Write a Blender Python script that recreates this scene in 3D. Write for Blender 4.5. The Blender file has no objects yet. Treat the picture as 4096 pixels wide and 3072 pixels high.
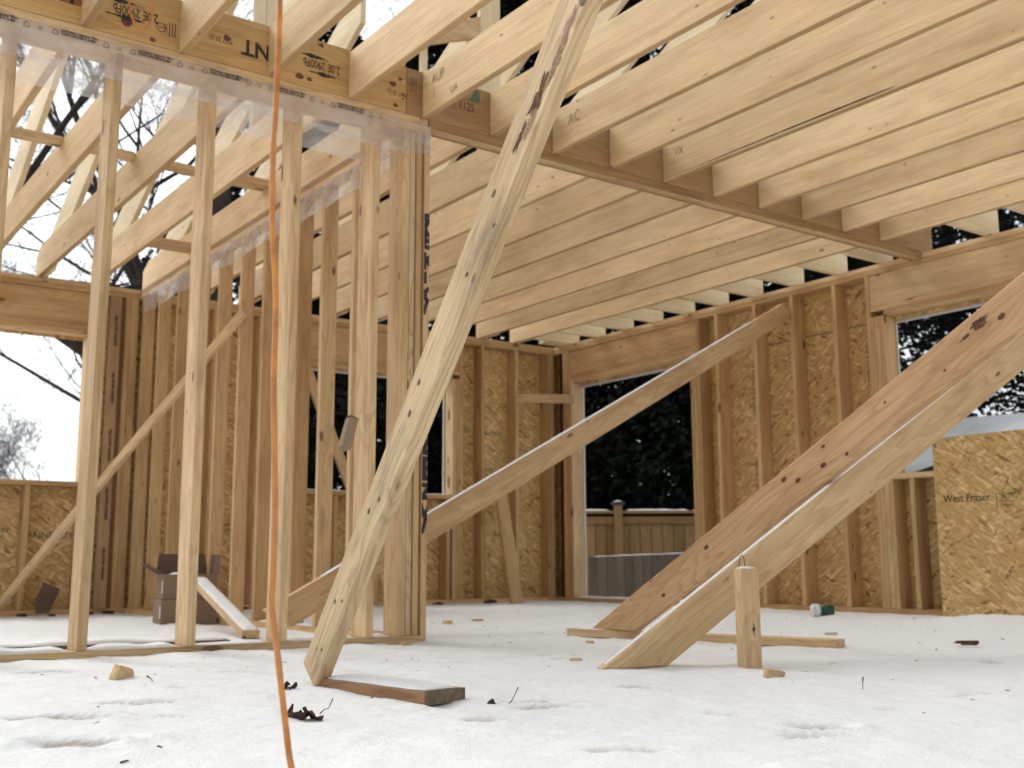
import bpy, bmesh, math, random
from mathutils import Vector, Matrix, noise
C = bpy.context.scene.collection
SC = bpy.context.scene
rnd = random.Random(7)
V = Vector

# ------------------------------------------------------------------ camera
CAM = V((-2.7016, -4.4230, 0.3567))
cr = V((0.81102, -0.58500, -0.00395)); cu = V((-0.09141, -0.13339, 0.98684)); cf = V((0.57783, 0.79999, 0.16166))
cam = bpy.data.cameras.new('camera'); camo = bpy.data.objects.new('camera', cam); C.objects.link(camo)
M = Matrix((cr, cu, -cf)).transposed().to_4x4(); M.translation = CAM
camo.matrix_world = M
cam.sensor_width = 36; cam.lens = 38.62; cam.clip_start = 0.05; cam.clip_end = 500
cam.dof.use_dof = True; cam.dof.focus_distance = 2.55; cam.dof.aperture_fstop = 6.0
SC.camera = camo

# ------------------------------------------------------------------ sky and light
SUN_EL, SUN_ROT = math.radians(46), math.radians(-16)
w = bpy.data.worlds.new('World'); SC.world = w; w.use_nodes = True
nt = w.node_tree; nt.nodes.clear()
sky = nt.nodes.new('ShaderNodeTexSky'); sky.sky_type = 'NISHITA'; sky.sun_disc = False
sky.sun_elevation = SUN_EL; sky.sun_rotation = SUN_ROT; sky.air_density = 1.0; sky.dust_density = 4.0; sky.ozone_density = 1.0
hs = nt.nodes.new('ShaderNodeHueSaturation'); hs.inputs['Saturation'].default_value = 0.10; hs.inputs['Value'].default_value = 1.0
bg = nt.nodes.new('ShaderNodeBackground'); bg.inputs['Strength'].default_value = 0.15
wo = nt.nodes.new('ShaderNodeOutputWorld')
tn = nt.nodes.new('ShaderNodeMix'); tn.data_type = 'RGBA'; tn.blend_type = 'MULTIPLY'; tn.inputs[0].default_value = 1; tn.inputs[7].default_value = (0.955, 1.0, 1.015, 1)
nt.links.new(sky.outputs[0], hs.inputs['Color']); nt.links.new(hs.outputs[0], tn.inputs[6]); nt.links.new(tn.outputs[2], bg.inputs[0]); nt.links.new(bg.outputs[0], wo.inputs[0])
sl = bpy.data.lights.new('sun', 'SUN'); sl.energy = 0.75; sl.angle = math.radians(30); sl.color = (1.0, 0.97, 0.93)
so = bpy.data.objects.new('sun', sl); C.objects.link(so)
sd = V((math.sin(SUN_ROT) * math.cos(SUN_EL), math.cos(SUN_ROT) * math.cos(SUN_EL), math.sin(SUN_EL)))
so.rotation_euler = sd.to_track_quat('Z', 'Y').to_euler(); so.location = (-3, 8, 12)
SC.view_settings.view_transform = 'Standard'; SC.view_settings.look = 'None'; SC.view_settings.gamma = 1
SC.view_settings.exposure = 0.76; SC.view_settings.use_curve_mapping = False
SC.render.engine = 'CYCLES'; SC.cycles.max_bounces = 8; SC.cycles.diffuse_bounces = 5; SC.cycles.transparent_max_bounces = 16

# ------------------------------------------------------------------ materials
def newmat(name):
    m = bpy.data.materials.new(name); m.use_nodes = True
    t = m.node_tree; b = t.nodes['Principled BSDF']
    b.inputs['Roughness'].default_value = 0.75
    return m, t, b
def N(t, typ, **kw):
    n = t.nodes.new(typ)
    for k, v in kw.items():
        if k in n.inputs: n.inputs[k].default_value = v
        else: setattr(n, k, v)
    return n
def math_(t, op, a, b=None, c=None):
    n = t.nodes.new('ShaderNodeMath'); n.operation = op
    for i, x in enumerate((a, b, c)):
        if x is None: continue
        if isinstance(x, (int, float)): n.inputs[i].default_value = x
        else: t.links.new(x, n.inputs[i])
    return n.outputs[0]
def mix(t, f, a, b, mode='MIX'):
    n = t.nodes.new('ShaderNodeMix'); n.data_type = 'RGBA'; n.blend_type = mode
    if isinstance(f, (int, float)): n.inputs[0].default_value = f
    else: t.links.new(f, n.inputs[0])
    for i, x in ((6, a), (7, b)):
        if isinstance(x, tuple): n.inputs[i].default_value = x if len(x) == 4 else x + (1,)
        else: t.links.new(x, n.inputs[i])
    return n.outputs[2]
def ramp(t, f, stops):
    n = t.nodes.new('ShaderNodeValToRGB'); t.links.new(f, n.inputs[0]); e = n.color_ramp.elements
    while len(e) < len(stops): e.new(0.5)
    for i, (p, c) in enumerate(stops):
        e[i].position = p; e[i].color = (c if isinstance(c, tuple) else (c, c, c)) + (1,)
    return n.outputs[0]
def coords(t, scale, seed=0.0, rot=(0, 0, 0)):
    tc = N(t, 'ShaderNodeTexCoord'); oi = N(t, 'ShaderNodeObjectInfo')
    off = math_(t, 'MULTIPLY_ADD', oi.outputs['Random'], 91.7, seed)
    cx = N(t, 'ShaderNodeCombineXYZ')
    for i in range(3): t.links.new(off, cx.inputs[i])
    mp = N(t, 'ShaderNodeMapping'); mp.inputs['Scale'].default_value = scale
    if any(rot):
        mr = N(t, 'ShaderNodeMapping'); mr.inputs['Rotation'].default_value = rot; t.links.new(tc.outputs['Object'], mr.inputs['Vector']); t.links.new(mr.outputs[0], mp.inputs['Vector'])
    else: t.links.new(tc.outputs['Object'], mp.inputs['Vector'])
    a = N(t, 'ShaderNodeVectorMath', operation='ADD'); t.links.new(mp.outputs[0], a.inputs[0]); t.links.new(cx.outputs[0], a.inputs[1])
    return a.outputs[0], oi.outputs['Random']

def wood(name, early, late, knotc=(0.13, 0.06, 0.028), rings=14, ringamt=0.55, knots=0.075, var=0.22, stain=0.0, streak=0.35, rough=0.7, tint=(0.62, 0.42, 0.26), pins=0.16, edge=0.0):
    m, t, b = newmat(name)
    v, rv = coords(t, (0.9, 7.0, 7.0))
    n1 = N(t, 'ShaderNodeTexNoise', Scale=1.0, Detail=2.0, Roughness=0.45); t.links.new(v, n1.inputs['Vector'])
    kv, _ = coords(t, (3.1, 8.0, 8.0), 3.3)
    vo = N(t, 'ShaderNodeTexVoronoi', Scale=1.0); t.links.new(kv, vo.inputs['Vector'])
    sep = N(t, 'ShaderNodeSeparateColor'); t.links.new(vo.outputs['Color'], sep.inputs[0])
    rad = math_(t, 'MULTIPLY', sep.outputs[0], knots)                      # knot radius differs from knot to knot
    dist = vo.outputs['Distance']
    kn = math_(t, 'SMOOTH_MIN', 1.0, math_(t, 'DIVIDE', math_(t, 'SUBTRACT', math_(t, 'MULTIPLY', rad, 2.1), dist), 0.03), 0.1)
    kn = math_(t, 'MAXIMUM', kn, 0.0)
    swirl = math_(t, 'DIVIDE', 0.05, math_(t, 'ADD', dist, 0.12))
    rv1 = math_(t, 'ADD', math_(t, 'MULTIPLY', n1.outputs['Fac'], float(rings)), math_(t, 'MULTIPLY', swirl, 5.0))
    fr = math_(t, 'FRACT', rv1)
    ring = ramp(t, fr, [(0.0, 0.0), (0.55, 0.25), (0.86, 1.0), (0.97, 0.15), (1.0, 0.0)])
    fv, _ = coords(t, (3.0, 160.0, 160.0), 9.1)
    n2 = N(t, 'ShaderNodeTexNoise', Scale=1.0, Detail=3.0); t.links.new(fv, n2.inputs['Vector'])
    sv, _ = coords(t, (1.1, 16.0, 16.0), 5.5)
    n3 = N(t, 'ShaderNodeTexNoise', Scale=1.0, Detail=3.0, Roughness=0.6); t.links.new(sv, n3.inputs['Vector'])
    col = mix(t, math_(t, 'MULTIPLY', ring, ringamt), early, late)
    st = ramp(t, n3.outputs['Fac'], [(0.45, 0.0), (0.72, 1.0)])
    col = mix(t, math_(t, 'MULTIPLY', st, streak), col, tint)
    fine = ramp(t, n2.outputs['Fac'], [(0.3, 0.86), (0.7, 1.08)])
    col = mix(t, 1.0, col, fine, 'MULTIPLY')
    bv = math_(t, 'MULTIPLY_ADD', rv, var, 1.0 - var * 0.5)
    cb = N(t, 'ShaderNodeCombineColor')
    t.links.new(bv, cb.inputs[0]); t.links.new(math_(t, 'MULTIPLY_ADD', rv, var * 1.1, 1.0 - var * 0.6), cb.inputs[1]); t.links.new(math_(t, 'MULTIPLY_ADD', rv, var * 1.35, 1.0 - var * 0.74), cb.inputs[2])
    col = mix(t, 1.0, col, cb.outputs[0], 'MULTIPLY')
    if stain:
        gv, _ = coords(t, (2.2, 9.0, 9.0), 14.2)
        n4 = N(t, 'ShaderNodeTexNoise', Scale=1.3, Detail=6.0, Roughness=0.65); t.links.new(gv, n4.inputs['Vector'])
        s4 = ramp(t, n4.outputs['Fac'], [(0.52, 0.0), (0.68, 1.0)])
        col = mix(t, math_(t, 'MULTIPLY', s4, stain), col, (0.20, 0.155, 0.11))
    pv, _ = coords(t, (9.0, 21.0, 21.0), 31.3)
    vp = N(t, 'ShaderNodeTexVoronoi', Scale=1.0); t.links.new(pv, vp.inputs['Vector'])
    sp2 = N(t, 'ShaderNodeSeparateColor'); t.links.new(vp.outputs['Color'], sp2.inputs[0])
    pr_ = math_(t, 'MULTIPLY', math_(t, 'SUBTRACT', sp2.outputs[1], 1.0 - pins), 0.16 / max(pins, .01))
    pk_ = math_(t, 'MAXIMUM', math_(t, 'MINIMUM', math_(t, 'DIVIDE', math_(t, 'SUBTRACT', pr_, vp.outputs['Distance']), 0.05), 1.0), 0.0)
    mv, _ = coords(t, (1.6, 5.0, 5.0), 44.0)
    n5 = N(t, 'ShaderNodeTexNoise', Scale=1.0, Detail=5.0, Roughness=0.6); t.links.new(mv, n5.inputs['Vector'])
    col = mix(t, 1.0, col, ramp(t, n5.outputs['Fac'], [(0.32, (0.84, 0.79, 0.72)), (0.52, (1, 1, 1)), (0.72, (1.07, 1.05, 1.0))]), 'MULTIPLY')
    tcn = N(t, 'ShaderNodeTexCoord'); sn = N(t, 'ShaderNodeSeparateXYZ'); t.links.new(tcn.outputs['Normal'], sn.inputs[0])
    edge_shade = math_(t, 'GREATER_THAN', math_(t, 'ABSOLUTE', sn.outputs[1]), 0.8)  # underside shade painted into the colour: narrow faces picked by local normal
    col = mix(t, math_(t, 'MULTIPLY', edge_shade, edge), col, mix(t, 1.0, col, (0.66, 0.58, 0.50), 'MULTIPLY'))
    col = mix(t, math_(t, 'MULTIPLY', pk_, 0.75), col, knotc)
    col = mix(t, math_(t, 'MULTIPLY', kn, 0.85), col, knotc)
    t.links.new(col, b.inputs['Base Color']); b.inputs['Roughness'].default_value = rough; b.inputs['Specular IOR Level'].default_value = 0.25
    bp = N(t, 'ShaderNodeBump', Strength=0.25, Distance=0.002); t.links.new(n2.outputs['Fac'], bp.inputs['Height']); t.links.new(bp.outputs[0], b.inputs['Normal'])
    return m

def osb(name, a=(0.57, 0.37, 0.15), d=(0.27, 0.14, 0.045), lt=(0.78, 0.58, 0.30)):
    m, t, b = newmat(name)
    last = None; hgt = None
    for i, (rot, sc) in enumerate(((0.15, (9, 42, 5)), (1.05, (11, 50, 5)), (2.05, (9, 38, 5)), (2.75, (10, 56, 5)), (0.6, (12, 60, 5)))):
        v, _ = coords(t, sc, i * 7.7, (0, 0, rot))
        nz = N(t, 'ShaderNodeTexNoise', Scale=0.5, Detail=2.0); t.links.new(v, nz.inputs['Vector'])
        ad = N(t, 'ShaderNodeMixRGB', blend_type='ADD'); ad.inputs[0].default_value = 0.35; t.links.new(v, ad.inputs[1]); t.links.new(nz.outputs['Color'], ad.inputs[2])
        vo = N(t, 'ShaderNodeTexVoronoi', Scale=1.0); t.links.new(ad.outputs[0], vo.inputs['Vector'])
        sp = N(t, 'ShaderNodeSeparateColor'); t.links.new(vo.outputs['Color'], sp.inputs[0])
        c = ramp(t, sp.outputs[0], [(0.0, d), (0.12, a), (0.6, a), (1.0, lt)])
        if last is None: last, hgt = c, sp.outputs[0]
        else:
            f = math_(t, 'GREATER_THAN', sp.outputs[1], 0.62)
            last = mix(t, f, last, c)
            hgt = math_(t, 'ADD', math_(t, 'MULTIPLY', f, sp.outputs[0]), math_(t, 'MULTIPLY', hgt, 0.6))
    fv, _ = coords(t, (14, 60, 5), 2.0, (0, 0, 0.6))
    n2 = N(t, 'ShaderNodeTexNoise', Scale=1.0, Detail=4.0); t.links.new(fv, n2.inputs['Vector'])
    col = mix(t, 1.0, last, ramp(t, n2.outputs['Fac'], [(0.3, 0.72), (0.7, 1.15)]), 'MULTIPLY')
    t.links.new(col, b.inputs['Base Color']); b.inputs['Specular IOR Level'].default_value = 0.3
    bp = N(t, 'ShaderNodeBump', Strength=0.3, Distance=0.003); t.links.new(hgt, bp.inputs['Height']); t.links.new(bp.outputs[0], b.inputs['Normal'])
    return m

def plain(name, col, rough=0.8, spec=0.3, noise_=0.0, scale=8.0, col2=None, bump=0.0):
    m, t, b = newmat(name)
    b.inputs['Base Color'].default_value = col + (1,); b.inputs['Roughness'].default_value = rough; b.inputs['Specular IOR Level'].default_value = spec
    v, _ = coords(t, (1, 1, 1))
    n = N(t, 'ShaderNodeTexNoise', Scale=scale, Detail=5.0); t.links.new(v, n.inputs['Vector'])
    c2 = col2 or tuple(x * (1 - noise_) for x in col)
    t.links.new(mix(t, ramp(t, n.outputs['Fac'], [(0.35, 0.0), (0.65, 1.0)]), col, c2), b.inputs['Base Color'])
    if bump:
        bp = N(t, 'ShaderNodeBump', Strength=0.5, Distance=bump); t.links.new(n.outputs['Fac'], bp.inputs['Height']); t.links.new(bp.outputs[0], b.inputs['Normal'])
    return m

M_joist = wood('pale_spruce', (0.72, 0.545, 0.32), (0.60, 0.425, 0.225), rings=5, ringamt=0.45, knots=0.055, streak=0.5, tint=(0.54, 0.35, 0.19), var=0.32, knotc=(0.20,0.10,0.045), pins=0.34, edge=0.8)  # edge darkens the narrow faces, painting shade onto the joist undersides
M_stud = wood('stud_spruce', (0.65, 0.475, 0.27), (0.46, 0.30, 0.15), rings=13, ringamt=0.65, knots=0.095, streak=0.6, tint=(0.42, 0.255, 0.135), var=0.28, stain=0.34, pins=0.25)
M_inner = wood('inner_stud_spruce', (0.59, 0.40, 0.205), (0.43, 0.265, 0.125), rings=11, ringamt=0.55, knots=0.08, streak=0.5, tint=(0.40, 0.225, 0.10), var=0.30, pins=0.28)
M_brace = wood('weathered_brace_wood', (0.64, 0.485, 0.30), (0.40, 0.27, 0.15), rings=20, ringamt=0.7, knots=0.055, stain=0.62, streak=0.6, tint=(0.40, 0.26, 0.14), var=0.05, pins=0.2)
M_red = wood('reddish_fir', (0.60, 0.395, 0.22), (0.42, 0.245, 0.125), rings=15, ringamt=0.65, knots=0.06, streak=0.4, tint=(0.46, 0.28, 0.15), var=0.05, knotc=(0.12, 0.045, 0.02), pins=0.12)
M_pale = wood('pale_brace_wood', (0.67, 0.485, 0.275), (0.50, 0.31, 0.155), rings=12, ringamt=0.6, knots=0.085, streak=0.5, tint=(0.46, 0.28, 0.15), var=0.16, pins=0.25, stain=.15)
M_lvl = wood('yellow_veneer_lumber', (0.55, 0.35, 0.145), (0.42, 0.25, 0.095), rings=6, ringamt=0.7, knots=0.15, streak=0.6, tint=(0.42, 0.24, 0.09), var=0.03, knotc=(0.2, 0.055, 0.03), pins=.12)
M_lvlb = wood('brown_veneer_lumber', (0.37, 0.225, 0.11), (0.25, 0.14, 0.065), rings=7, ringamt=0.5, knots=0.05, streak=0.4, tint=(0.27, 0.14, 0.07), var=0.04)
M_roof = wood('bright_rafter_wood', (0.78, 0.66, 0.45), (0.70, 0.55, 0.35), rings=8, ringamt=0.35, knots=0.04, streak=0.2, tint=(0.66, 0.5, 0.3), var=0.1)
M_fence = wood('brown_fence_wood', (0.30, 0.19, 0.085), (0.21, 0.125, 0.055), rings=7, ringamt=0.4, knots=0.04, var=0.5, tint=(0.18, 0.105, 0.045))
M_grey = wood('grey_weathered_board', (0.15, 0.125, 0.095), (0.11, 0.09, 0.07), rings=9, ringamt=0.5, knots=0.04, var=0.35, tint=(0.09, 0.075, 0.06))
M_foot = wood('wet_brown_wood', (0.36, 0.21, 0.11), (0.24, 0.125, 0.06), rings=16, ringamt=.8, stain=.3)
M_block = wood('old_block_wood', (0.34, 0.25, 0.16), (0.24, 0.165, 0.10), rings=10, stain=.5)
M_end = plain('grey_end_grain', (0.21, 0.155, 0.10), noise_=0.4, scale=60)
M_osb = osb('strand_board')
M_card = plain('brown_cardboard', (0.27, 0.185, 0.125), 0.9, 0.1, 0.15, 4)
M_cardd = plain('dark_cardboard', (0.15, 0.10, 0.075), 0.9, 0.1, 0.2, 4)
M_label = plain('white_paper', (0.7, 0.7, 0.68), 0.8, 0.2, 0.1)
M_leaf = plain('dead_brown_leaf', (0.085, 0.05, 0.032), 0.7, 0.3, 0.5, 50)
M_bark = plain('chip_bark', (0.16, 0.08, 0.045), 0.9, 0.2, 0.5, 60)
M_cup = plain('green_cup', (0.015, 0.085, 0.055), 0.4, 0.5, 0.3, 20)
M_cupw = plain('white_cup_lid', (0.75, 0.75, 0.73), 0.5, 0.4, 0.08, 20)
M_dark = plain('dark_siding', (0.035, 0.038, 0.045), 0.7, 0.3, 0.2, 3)
M_capm = plain('black_post_cap', (0.02, 0.022, 0.025), 0.4, 0.5, 0.2)
M_wrap = plain('house_wrap', (0.60, 0.59, 0.58), 0.6, 0.3, 0.15, 9)
M_barkt = plain('tree_bark', (0.055, 0.042, 0.036), 0.9, 0.2, 0.5, 5, bump=0.02)
M_branch = plain('branch_bark', (0.07, 0.055, 0.05), 0.9, 0.2, 0.4, 5)
M_shrub = plain('grey_shrub_twig', (0.20, 0.19, 0.20), 0.9, 0.2, 0.3, 5)
M_teal = plain('teal_cord_plastic', (0.03, 0.22, 0.20), 0.5, 0.4, 0.2)
M_dkred = plain('deep_dark_red', (0.045, 0.01, 0.006), 0.6, 0.3, 0.2)
M_nail = plain('steel_nail', (0.05, 0.045, 0.04), 0.5, 0.5, 0.3)

def m_ink():
    m, t, b = newmat('black_ink'); b.inputs['Base Color'].default_value = (0.02, 0.018, 0.016, 1)
    v, _ = coords(t, (1, 1, 1)); n = N(t, 'ShaderNodeTexNoise', Scale=160.0, Detail=3.0); t.links.new(v, n.inputs['Vector'])
    t.links.new(ramp(t, n.outputs['Fac'], [(0.30, 0.25), (0.48, 0.92)]), b.inputs['Alpha'])
    return m
M_ink = m_ink()
M_ink2 = plain('faint_green_ink', (0.12, 0.16, 0.10), 0.9, 0.1, 0.3)
M_pencil = plain('pencil_mark', (0.34, 0.25, 0.15), 0.9, 0.1, 0.3)
M_inkp = plain('film_print', (0.03, 0.027, 0.035), 0.6, 0.3, 0.1)
def m_film(lo=0.26, hi=0.56, colr=(0.72, 0.70, 0.71, 1)):
    m, t, b = newmat('milky_film')
    v, _ = coords(t, (2.5, 7, 7)); n = N(t, 'ShaderNodeTexNoise', Scale=1.6, Detail=4.0); t.links.new(v, n.inputs['Vector'])
    b.inputs['Base Color'].default_value = colr; b.inputs['Roughness'].default_value = 0.13; b.inputs['Specular IOR Level'].default_value = 0.8
    b.inputs['Transmission Weight'].default_value = 0.0
    tr = N(t, 'ShaderNodeBsdfTranslucent'); tr.inputs[0].default_value = (0.74, 0.73, 0.75, 1)
    ms = N(t, 'ShaderNodeMixShader'); ms.inputs[0].default_value = 0.35
    t.links.new(b.outputs[0], ms.inputs[1]); t.links.new(tr.outputs[0], ms.inputs[2])
    tp = N(t, 'ShaderNodeBsdfTransparent'); m2 = N(t, 'ShaderNodeMixShader')
    t.links.new(ramp(t, n.outputs['Fac'], [(0.3, lo), (0.7, hi)]), m2.inputs[0])
    t.links.new(tp.outputs[0], m2.inputs[1]); t.links.new(ms.outputs[0], m2.inputs[2]); t.links.new(m2.outputs[0], t.nodes['Material Output'].inputs[0])
    bp = N(t, 'ShaderNodeBump', Strength=0.6, Distance=0.01); t.links.new(n.outputs['Fac'], bp.inputs['Height']); t.links.new(bp.outputs[0], b.inputs['Normal'])
    return m
M_film = m_film()
M_film2 = m_film(0.10, 0.30, (0.40, 0.28, 0.27, 1))
def m_cord():
    m, t, b = newmat('orange_cord_rubber')
    v, _ = coords(t, (1, 1, 1)); n = N(t, 'ShaderNodeTexNoise', Scale=28.0, Detail=5.0, Roughness=0.7); t.links.new(v, n.inputs['Vector'])
    n2 = N(t, 'ShaderNodeTexNoise', Scale=4.0, Detail=2.0); t.links.new(v, n2.inputs['Vector'])
    c = mix(t, ramp(t, n.outputs['Fac'], [(0.42, 0.0), (0.7, 1.0)]), (0.64, 0.25, 0.055), (0.36, 0.13, 0.035))
    c = mix(t, math_(t, 'MULTIPLY', ramp(t, n2.outputs['Fac'], [(0.4, 0.0), (0.65, 1.0)]), 0.5), c, (0.45, 0.2, 0.09))
    t.links.new(c, b.inputs['Base Color']); b.inputs['Roughness'].default_value = 0.42; b.inputs['Specular IOR Level'].default_value = 0.4
    bp = N(t, 'ShaderNodeBump', Strength=0.35, Distance=0.002); t.links.new(n.outputs['Fac'], bp.inputs['Height']); t.links.new(bp.outputs[0], b.inputs['Normal'])
    return m
M_cord = m_cord()
def m_snow(name, dirt=False):
    m, t, b = newmat(name)
    tc = N(t, 'ShaderNodeTexCoord')
    n = N(t, 'ShaderNodeTexNoise', Scale=38.0, Detail=7.0, Roughness=0.7); t.links.new(tc.outputs['Object'], n.inputs['Vector'])
    n2 = N(t, 'ShaderNodeTexNoise', Scale=320.0, Detail=2.0); t.links.new(tc.outputs['Object'], n2.inputs['Vector'])
    h = math_(t, 'ADD', n.outputs['Fac'], math_(t, 'MULTIPLY', n2.outputs['Fac'], 0.25))
    bp = N(t, 'ShaderNodeBump', Strength=0.8, Distance=0.010); t.links.new(h, bp.inputs['Height']); t.links.new(bp.outputs[0], b.inputs['Normal'])
    col = mix(t, ramp(t, n.outputs['Fac'], [(0.35, 0.0), (0.7, 1.0)]), (0.77, 0.775, 0.78), (0.83, 0.83, 0.83))
    if dirt:
        at = N(t, 'ShaderNodeAttribute'); at.attribute_name = 'dirt'
        f = math_(t, 'MULTIPLY', at.outputs['Fac'], ramp(t, n.outputs['Fac'], [(0.30, 0.35), (0.62, 1.0)]))
        col = mix(t, f, col, (0.30, 0.235, 0.18))
    t.links.new(col, b.inputs['Base Color']); b.inputs['Roughness'].default_value = 0.6; b.inputs['Specular IOR Level'].default_value = 0.2
    b.inputs['Subsurface Weight'].default_value = 0.0
    return m
M_snow = m_snow('floor_snow_surface', True); M_snowc = m_snow('snow_on_wood')
def m_leaves(name, c1, c2, c3):
    m, t, b = newmat(name)
    v, _ = coords(t, (1, 1, 1)); n = N(t, 'ShaderNodeTexNoise', Scale=1.1, Detail=4.0); t.links.new(v, n.inputs['Vector'])
    n2 = N(t, 'ShaderNodeTexNoise', Scale=14.0, Detail=2.0); t.links.new(v, n2.inputs['Vector'])
    c = mix(t, ramp(t, n.outputs['Fac'], [(0.38, 0.0), (0.62, 1.0)]), c1, c2)
    c = mix(t, ramp(t, n2.outputs['Fac'], [(0.55, 0.0), (0.7, 0.7)]), c, c3)
    t.links.new(c, b.inputs['Base Color']); b.inputs['Roughness'].default_value = 0.8; b.inputs['Specular IOR Level'].default_value = 0.15
    return m
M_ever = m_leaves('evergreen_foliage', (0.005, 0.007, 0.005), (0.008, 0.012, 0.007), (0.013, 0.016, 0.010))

# ------------------------------------------------------------------ helpers
WM = {}
def tag(o, label=None, cat=None, group=None, kind=None):
    if label: o['label'] = label
    if cat: o['category'] = cat
    if group: o['group'] = group
    if kind: o['kind'] = kind
    return o
def thing(name, label, cat, loc=(0, 0, 0), group=None):
    o = bpy.data.objects.new(name, None); C.objects.link(o); o.empty_display_size = 0.1
    o.location = loc; WM[o] = Matrix.Translation(V(loc)); return tag(o, label, cat, group)
def put(name, me, mat, M=None, parent=None):
    o = bpy.data.objects.new(name, me); C.objects.link(o)
    if mat and not me.materials: me.materials.append(mat)
    M = M or Matrix.Identity(4); WM[o] = M
    if parent is not None:
        o.parent = parent; o.matrix_basis = WM[parent].inverted() @ M
    else: o.matrix_basis = M
    return o
def frame(p0, xdir, ydir):
    x = V(xdir).normalized(); z = x.cross(V(ydir)).normalized(); y = z.cross(x)
    m = Matrix((x, y, z)).transposed().to_4x4(); m.translation = V(p0); return m
def mesh_from(bm, name='m', smooth=False):
    me = bpy.data.meshes.new(name); bm.normal_update(); bm.to_mesh(me); bm.free()
    if smooth:
        for p in me.polygons: p.use_smooth = True
    return me
def prism(name, pts, t, M, mat, parent=None, bev=0.0022, zoff=0.0):
    """2D outline in local XY (X along the grain), thickness t along local Z."""
    bm = bmesh.new()
    a = [bm.verts.new((x, y, zoff)) for x, y in pts]; b = [bm.verts.new((x, y, zoff + t)) for x, y in pts]
    bm.faces.new(a[::-1]); bm.faces.new(b); n = len(pts)
    for i in range(n): bm.faces.new((a[i], a[(i + 1) % n], b[(i + 1) % n], b[i]))
    bmesh.ops.recalc_face_normals(bm, faces=bm.faces)
    if bev: bmesh.ops.bevel(bm, geom=list(bm.edges), offset=bev, segments=1, affect='EDGES', clamp_overlap=True)
    return put(name, mesh_from(bm), mat, M, parent)
def board(name, p0, p1, w_, t, wdir, mat, parent=None, bev=0.0022, bow=0.0, cut0=0.0, cut1=0.0):
    """plank from p0 to p1 (centre line), width w_ along wdir, thickness t across; cut = skew of an end."""
    p0, p1 = V(p0), V(p1); L = (p1 - p0).length
    M = frame(p0, p1 - p0, wdir); h = w_ / 2; n = 14 if bow else 1
    def by(x): return bow * math.sin(math.pi * x / L) + (noise.noise(V((x * 1.3, p0.x * 3, p0.y * 3))) * abs(bow) * 0.4)
    lo = [(cut0 + (L - cut1 - cut0) * i / n * 1.0, 0) for i in range(n + 1)]
    bot = [(x0, -h + (by(x0) if bow else 0)) for x0, _ in [(-cut0 + (L + cut1 + cut0) * i / n, 0) for i in range(n + 1)]]
    top = [(x0, h + (by(x0) if bow else 0)) for x0, _ in [(cut0 + (L - cut1 - cut0) * i / n, 0) for i in range(n + 1)]]
    return prism(name, bot + top[::-1], t, M, mat, parent, bev, zoff=-t / 2)
def box(name, a, b, mat, parent=None, axis='x', bev=0.002):
    """axis aligned board between corners; the grain runs along axis."""
    a, b = V(a), V(b); lo = V(map(min, a, b)); hi = V(map(max, a, b)); s = hi - lo
    if axis == 'x': M = frame(lo, (1, 0, 0), (0, 1, 0)); d = (s.x, s.y, s.z)
    elif axis == 'y': M = frame(lo, (0, 1, 0), (0, 0, 1)); d = (s.y, s.z, s.x)
    else: M = frame(lo, (0, 0, 1), (1, 0, 0)); d = (s.z, s.x, s.y)
    return prism(name, [(0, 0), (d[0], 0), (d[0], d[1]), (0, d[1])], d[2], M, mat, parent, bev)
def tube(name, pts, rads, mat, parent=None, seg=10):
    bm = bmesh.new(); rings = []; pts = [V(p) for p in pts]
    add_tube(bm, pts, rads, seg)
    return put(name, mesh_from(bm, smooth=True), mat, None if parent is None else Matrix.Identity(4), parent)
def add_tube(bm, pts, rads, seg):
    prev = None; up = V((0.13, 0.21, 1)); n = len(pts)
    for i, p in enumerate(pts):
        d = (pts[min(i + 1, n - 1)] - pts[max(i - 1, 0)])
        if d.length < 1e-7: d = V((0, 0, 1))
        d.normalize(); a = d.cross(up)
        if a.length < 1e-3: a = d.cross(V((1, 0, 0)))
        a.normalize(); b = d.cross(a); r = rads[i] if hasattr(rads, '__len__') else rads
        ring = [bm.verts.new(p + (a * math.cos(q) + b * math.sin(q)) * r) for q in [2 * math.pi * k / seg for k in range(seg)]]
        if prev:
            for k in range(seg): bm.faces.new((prev[k], prev[(k + 1) % seg], ring[(k + 1) % seg], ring[k]))
        elif seg > 4: bm.faces.new(ring[::-1])
        prev = ring
    if seg > 4: bm.faces.new(prev)
def text(body, size, M, mat, parent, sx=1.0, name='printed_text', clip=None, bold=0.0, align='LEFT'):
    cu_ = bpy.data.curves.new('t', 'FONT'); cu_.body = body; cu_.size = size; cu_.offset = bold; cu_.align_x = align; cu_.resolution_u = 3
    o = bpy.data.objects.new('t', cu_); C.objects.link(o)
    bpy.context.view_layer.update()
    me = bpy.data.meshes.new_from_object(o.evaluated_get(bpy.context.evaluated_depsgraph_get()))
    bpy.data.objects.remove(o)
    bm = bmesh.new(); bm.from_mesh(me); bpy.data.meshes.remove(me)
    for v in bm.verts: v.co.x *= sx
    if clip:
        for lim, s in ((clip[0], -1), (clip[1], 1)):
            bmesh.ops.bisect_plane(bm, geom=list(bm.verts) + list(bm.edges) + list(bm.faces), plane_co=(0, lim, 0), plane_no=(0, s, 0), clear_outer=True)
    me = mesh_from(bm); me.materials.clear()
    return put(name, me, mat, M, parent)
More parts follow.
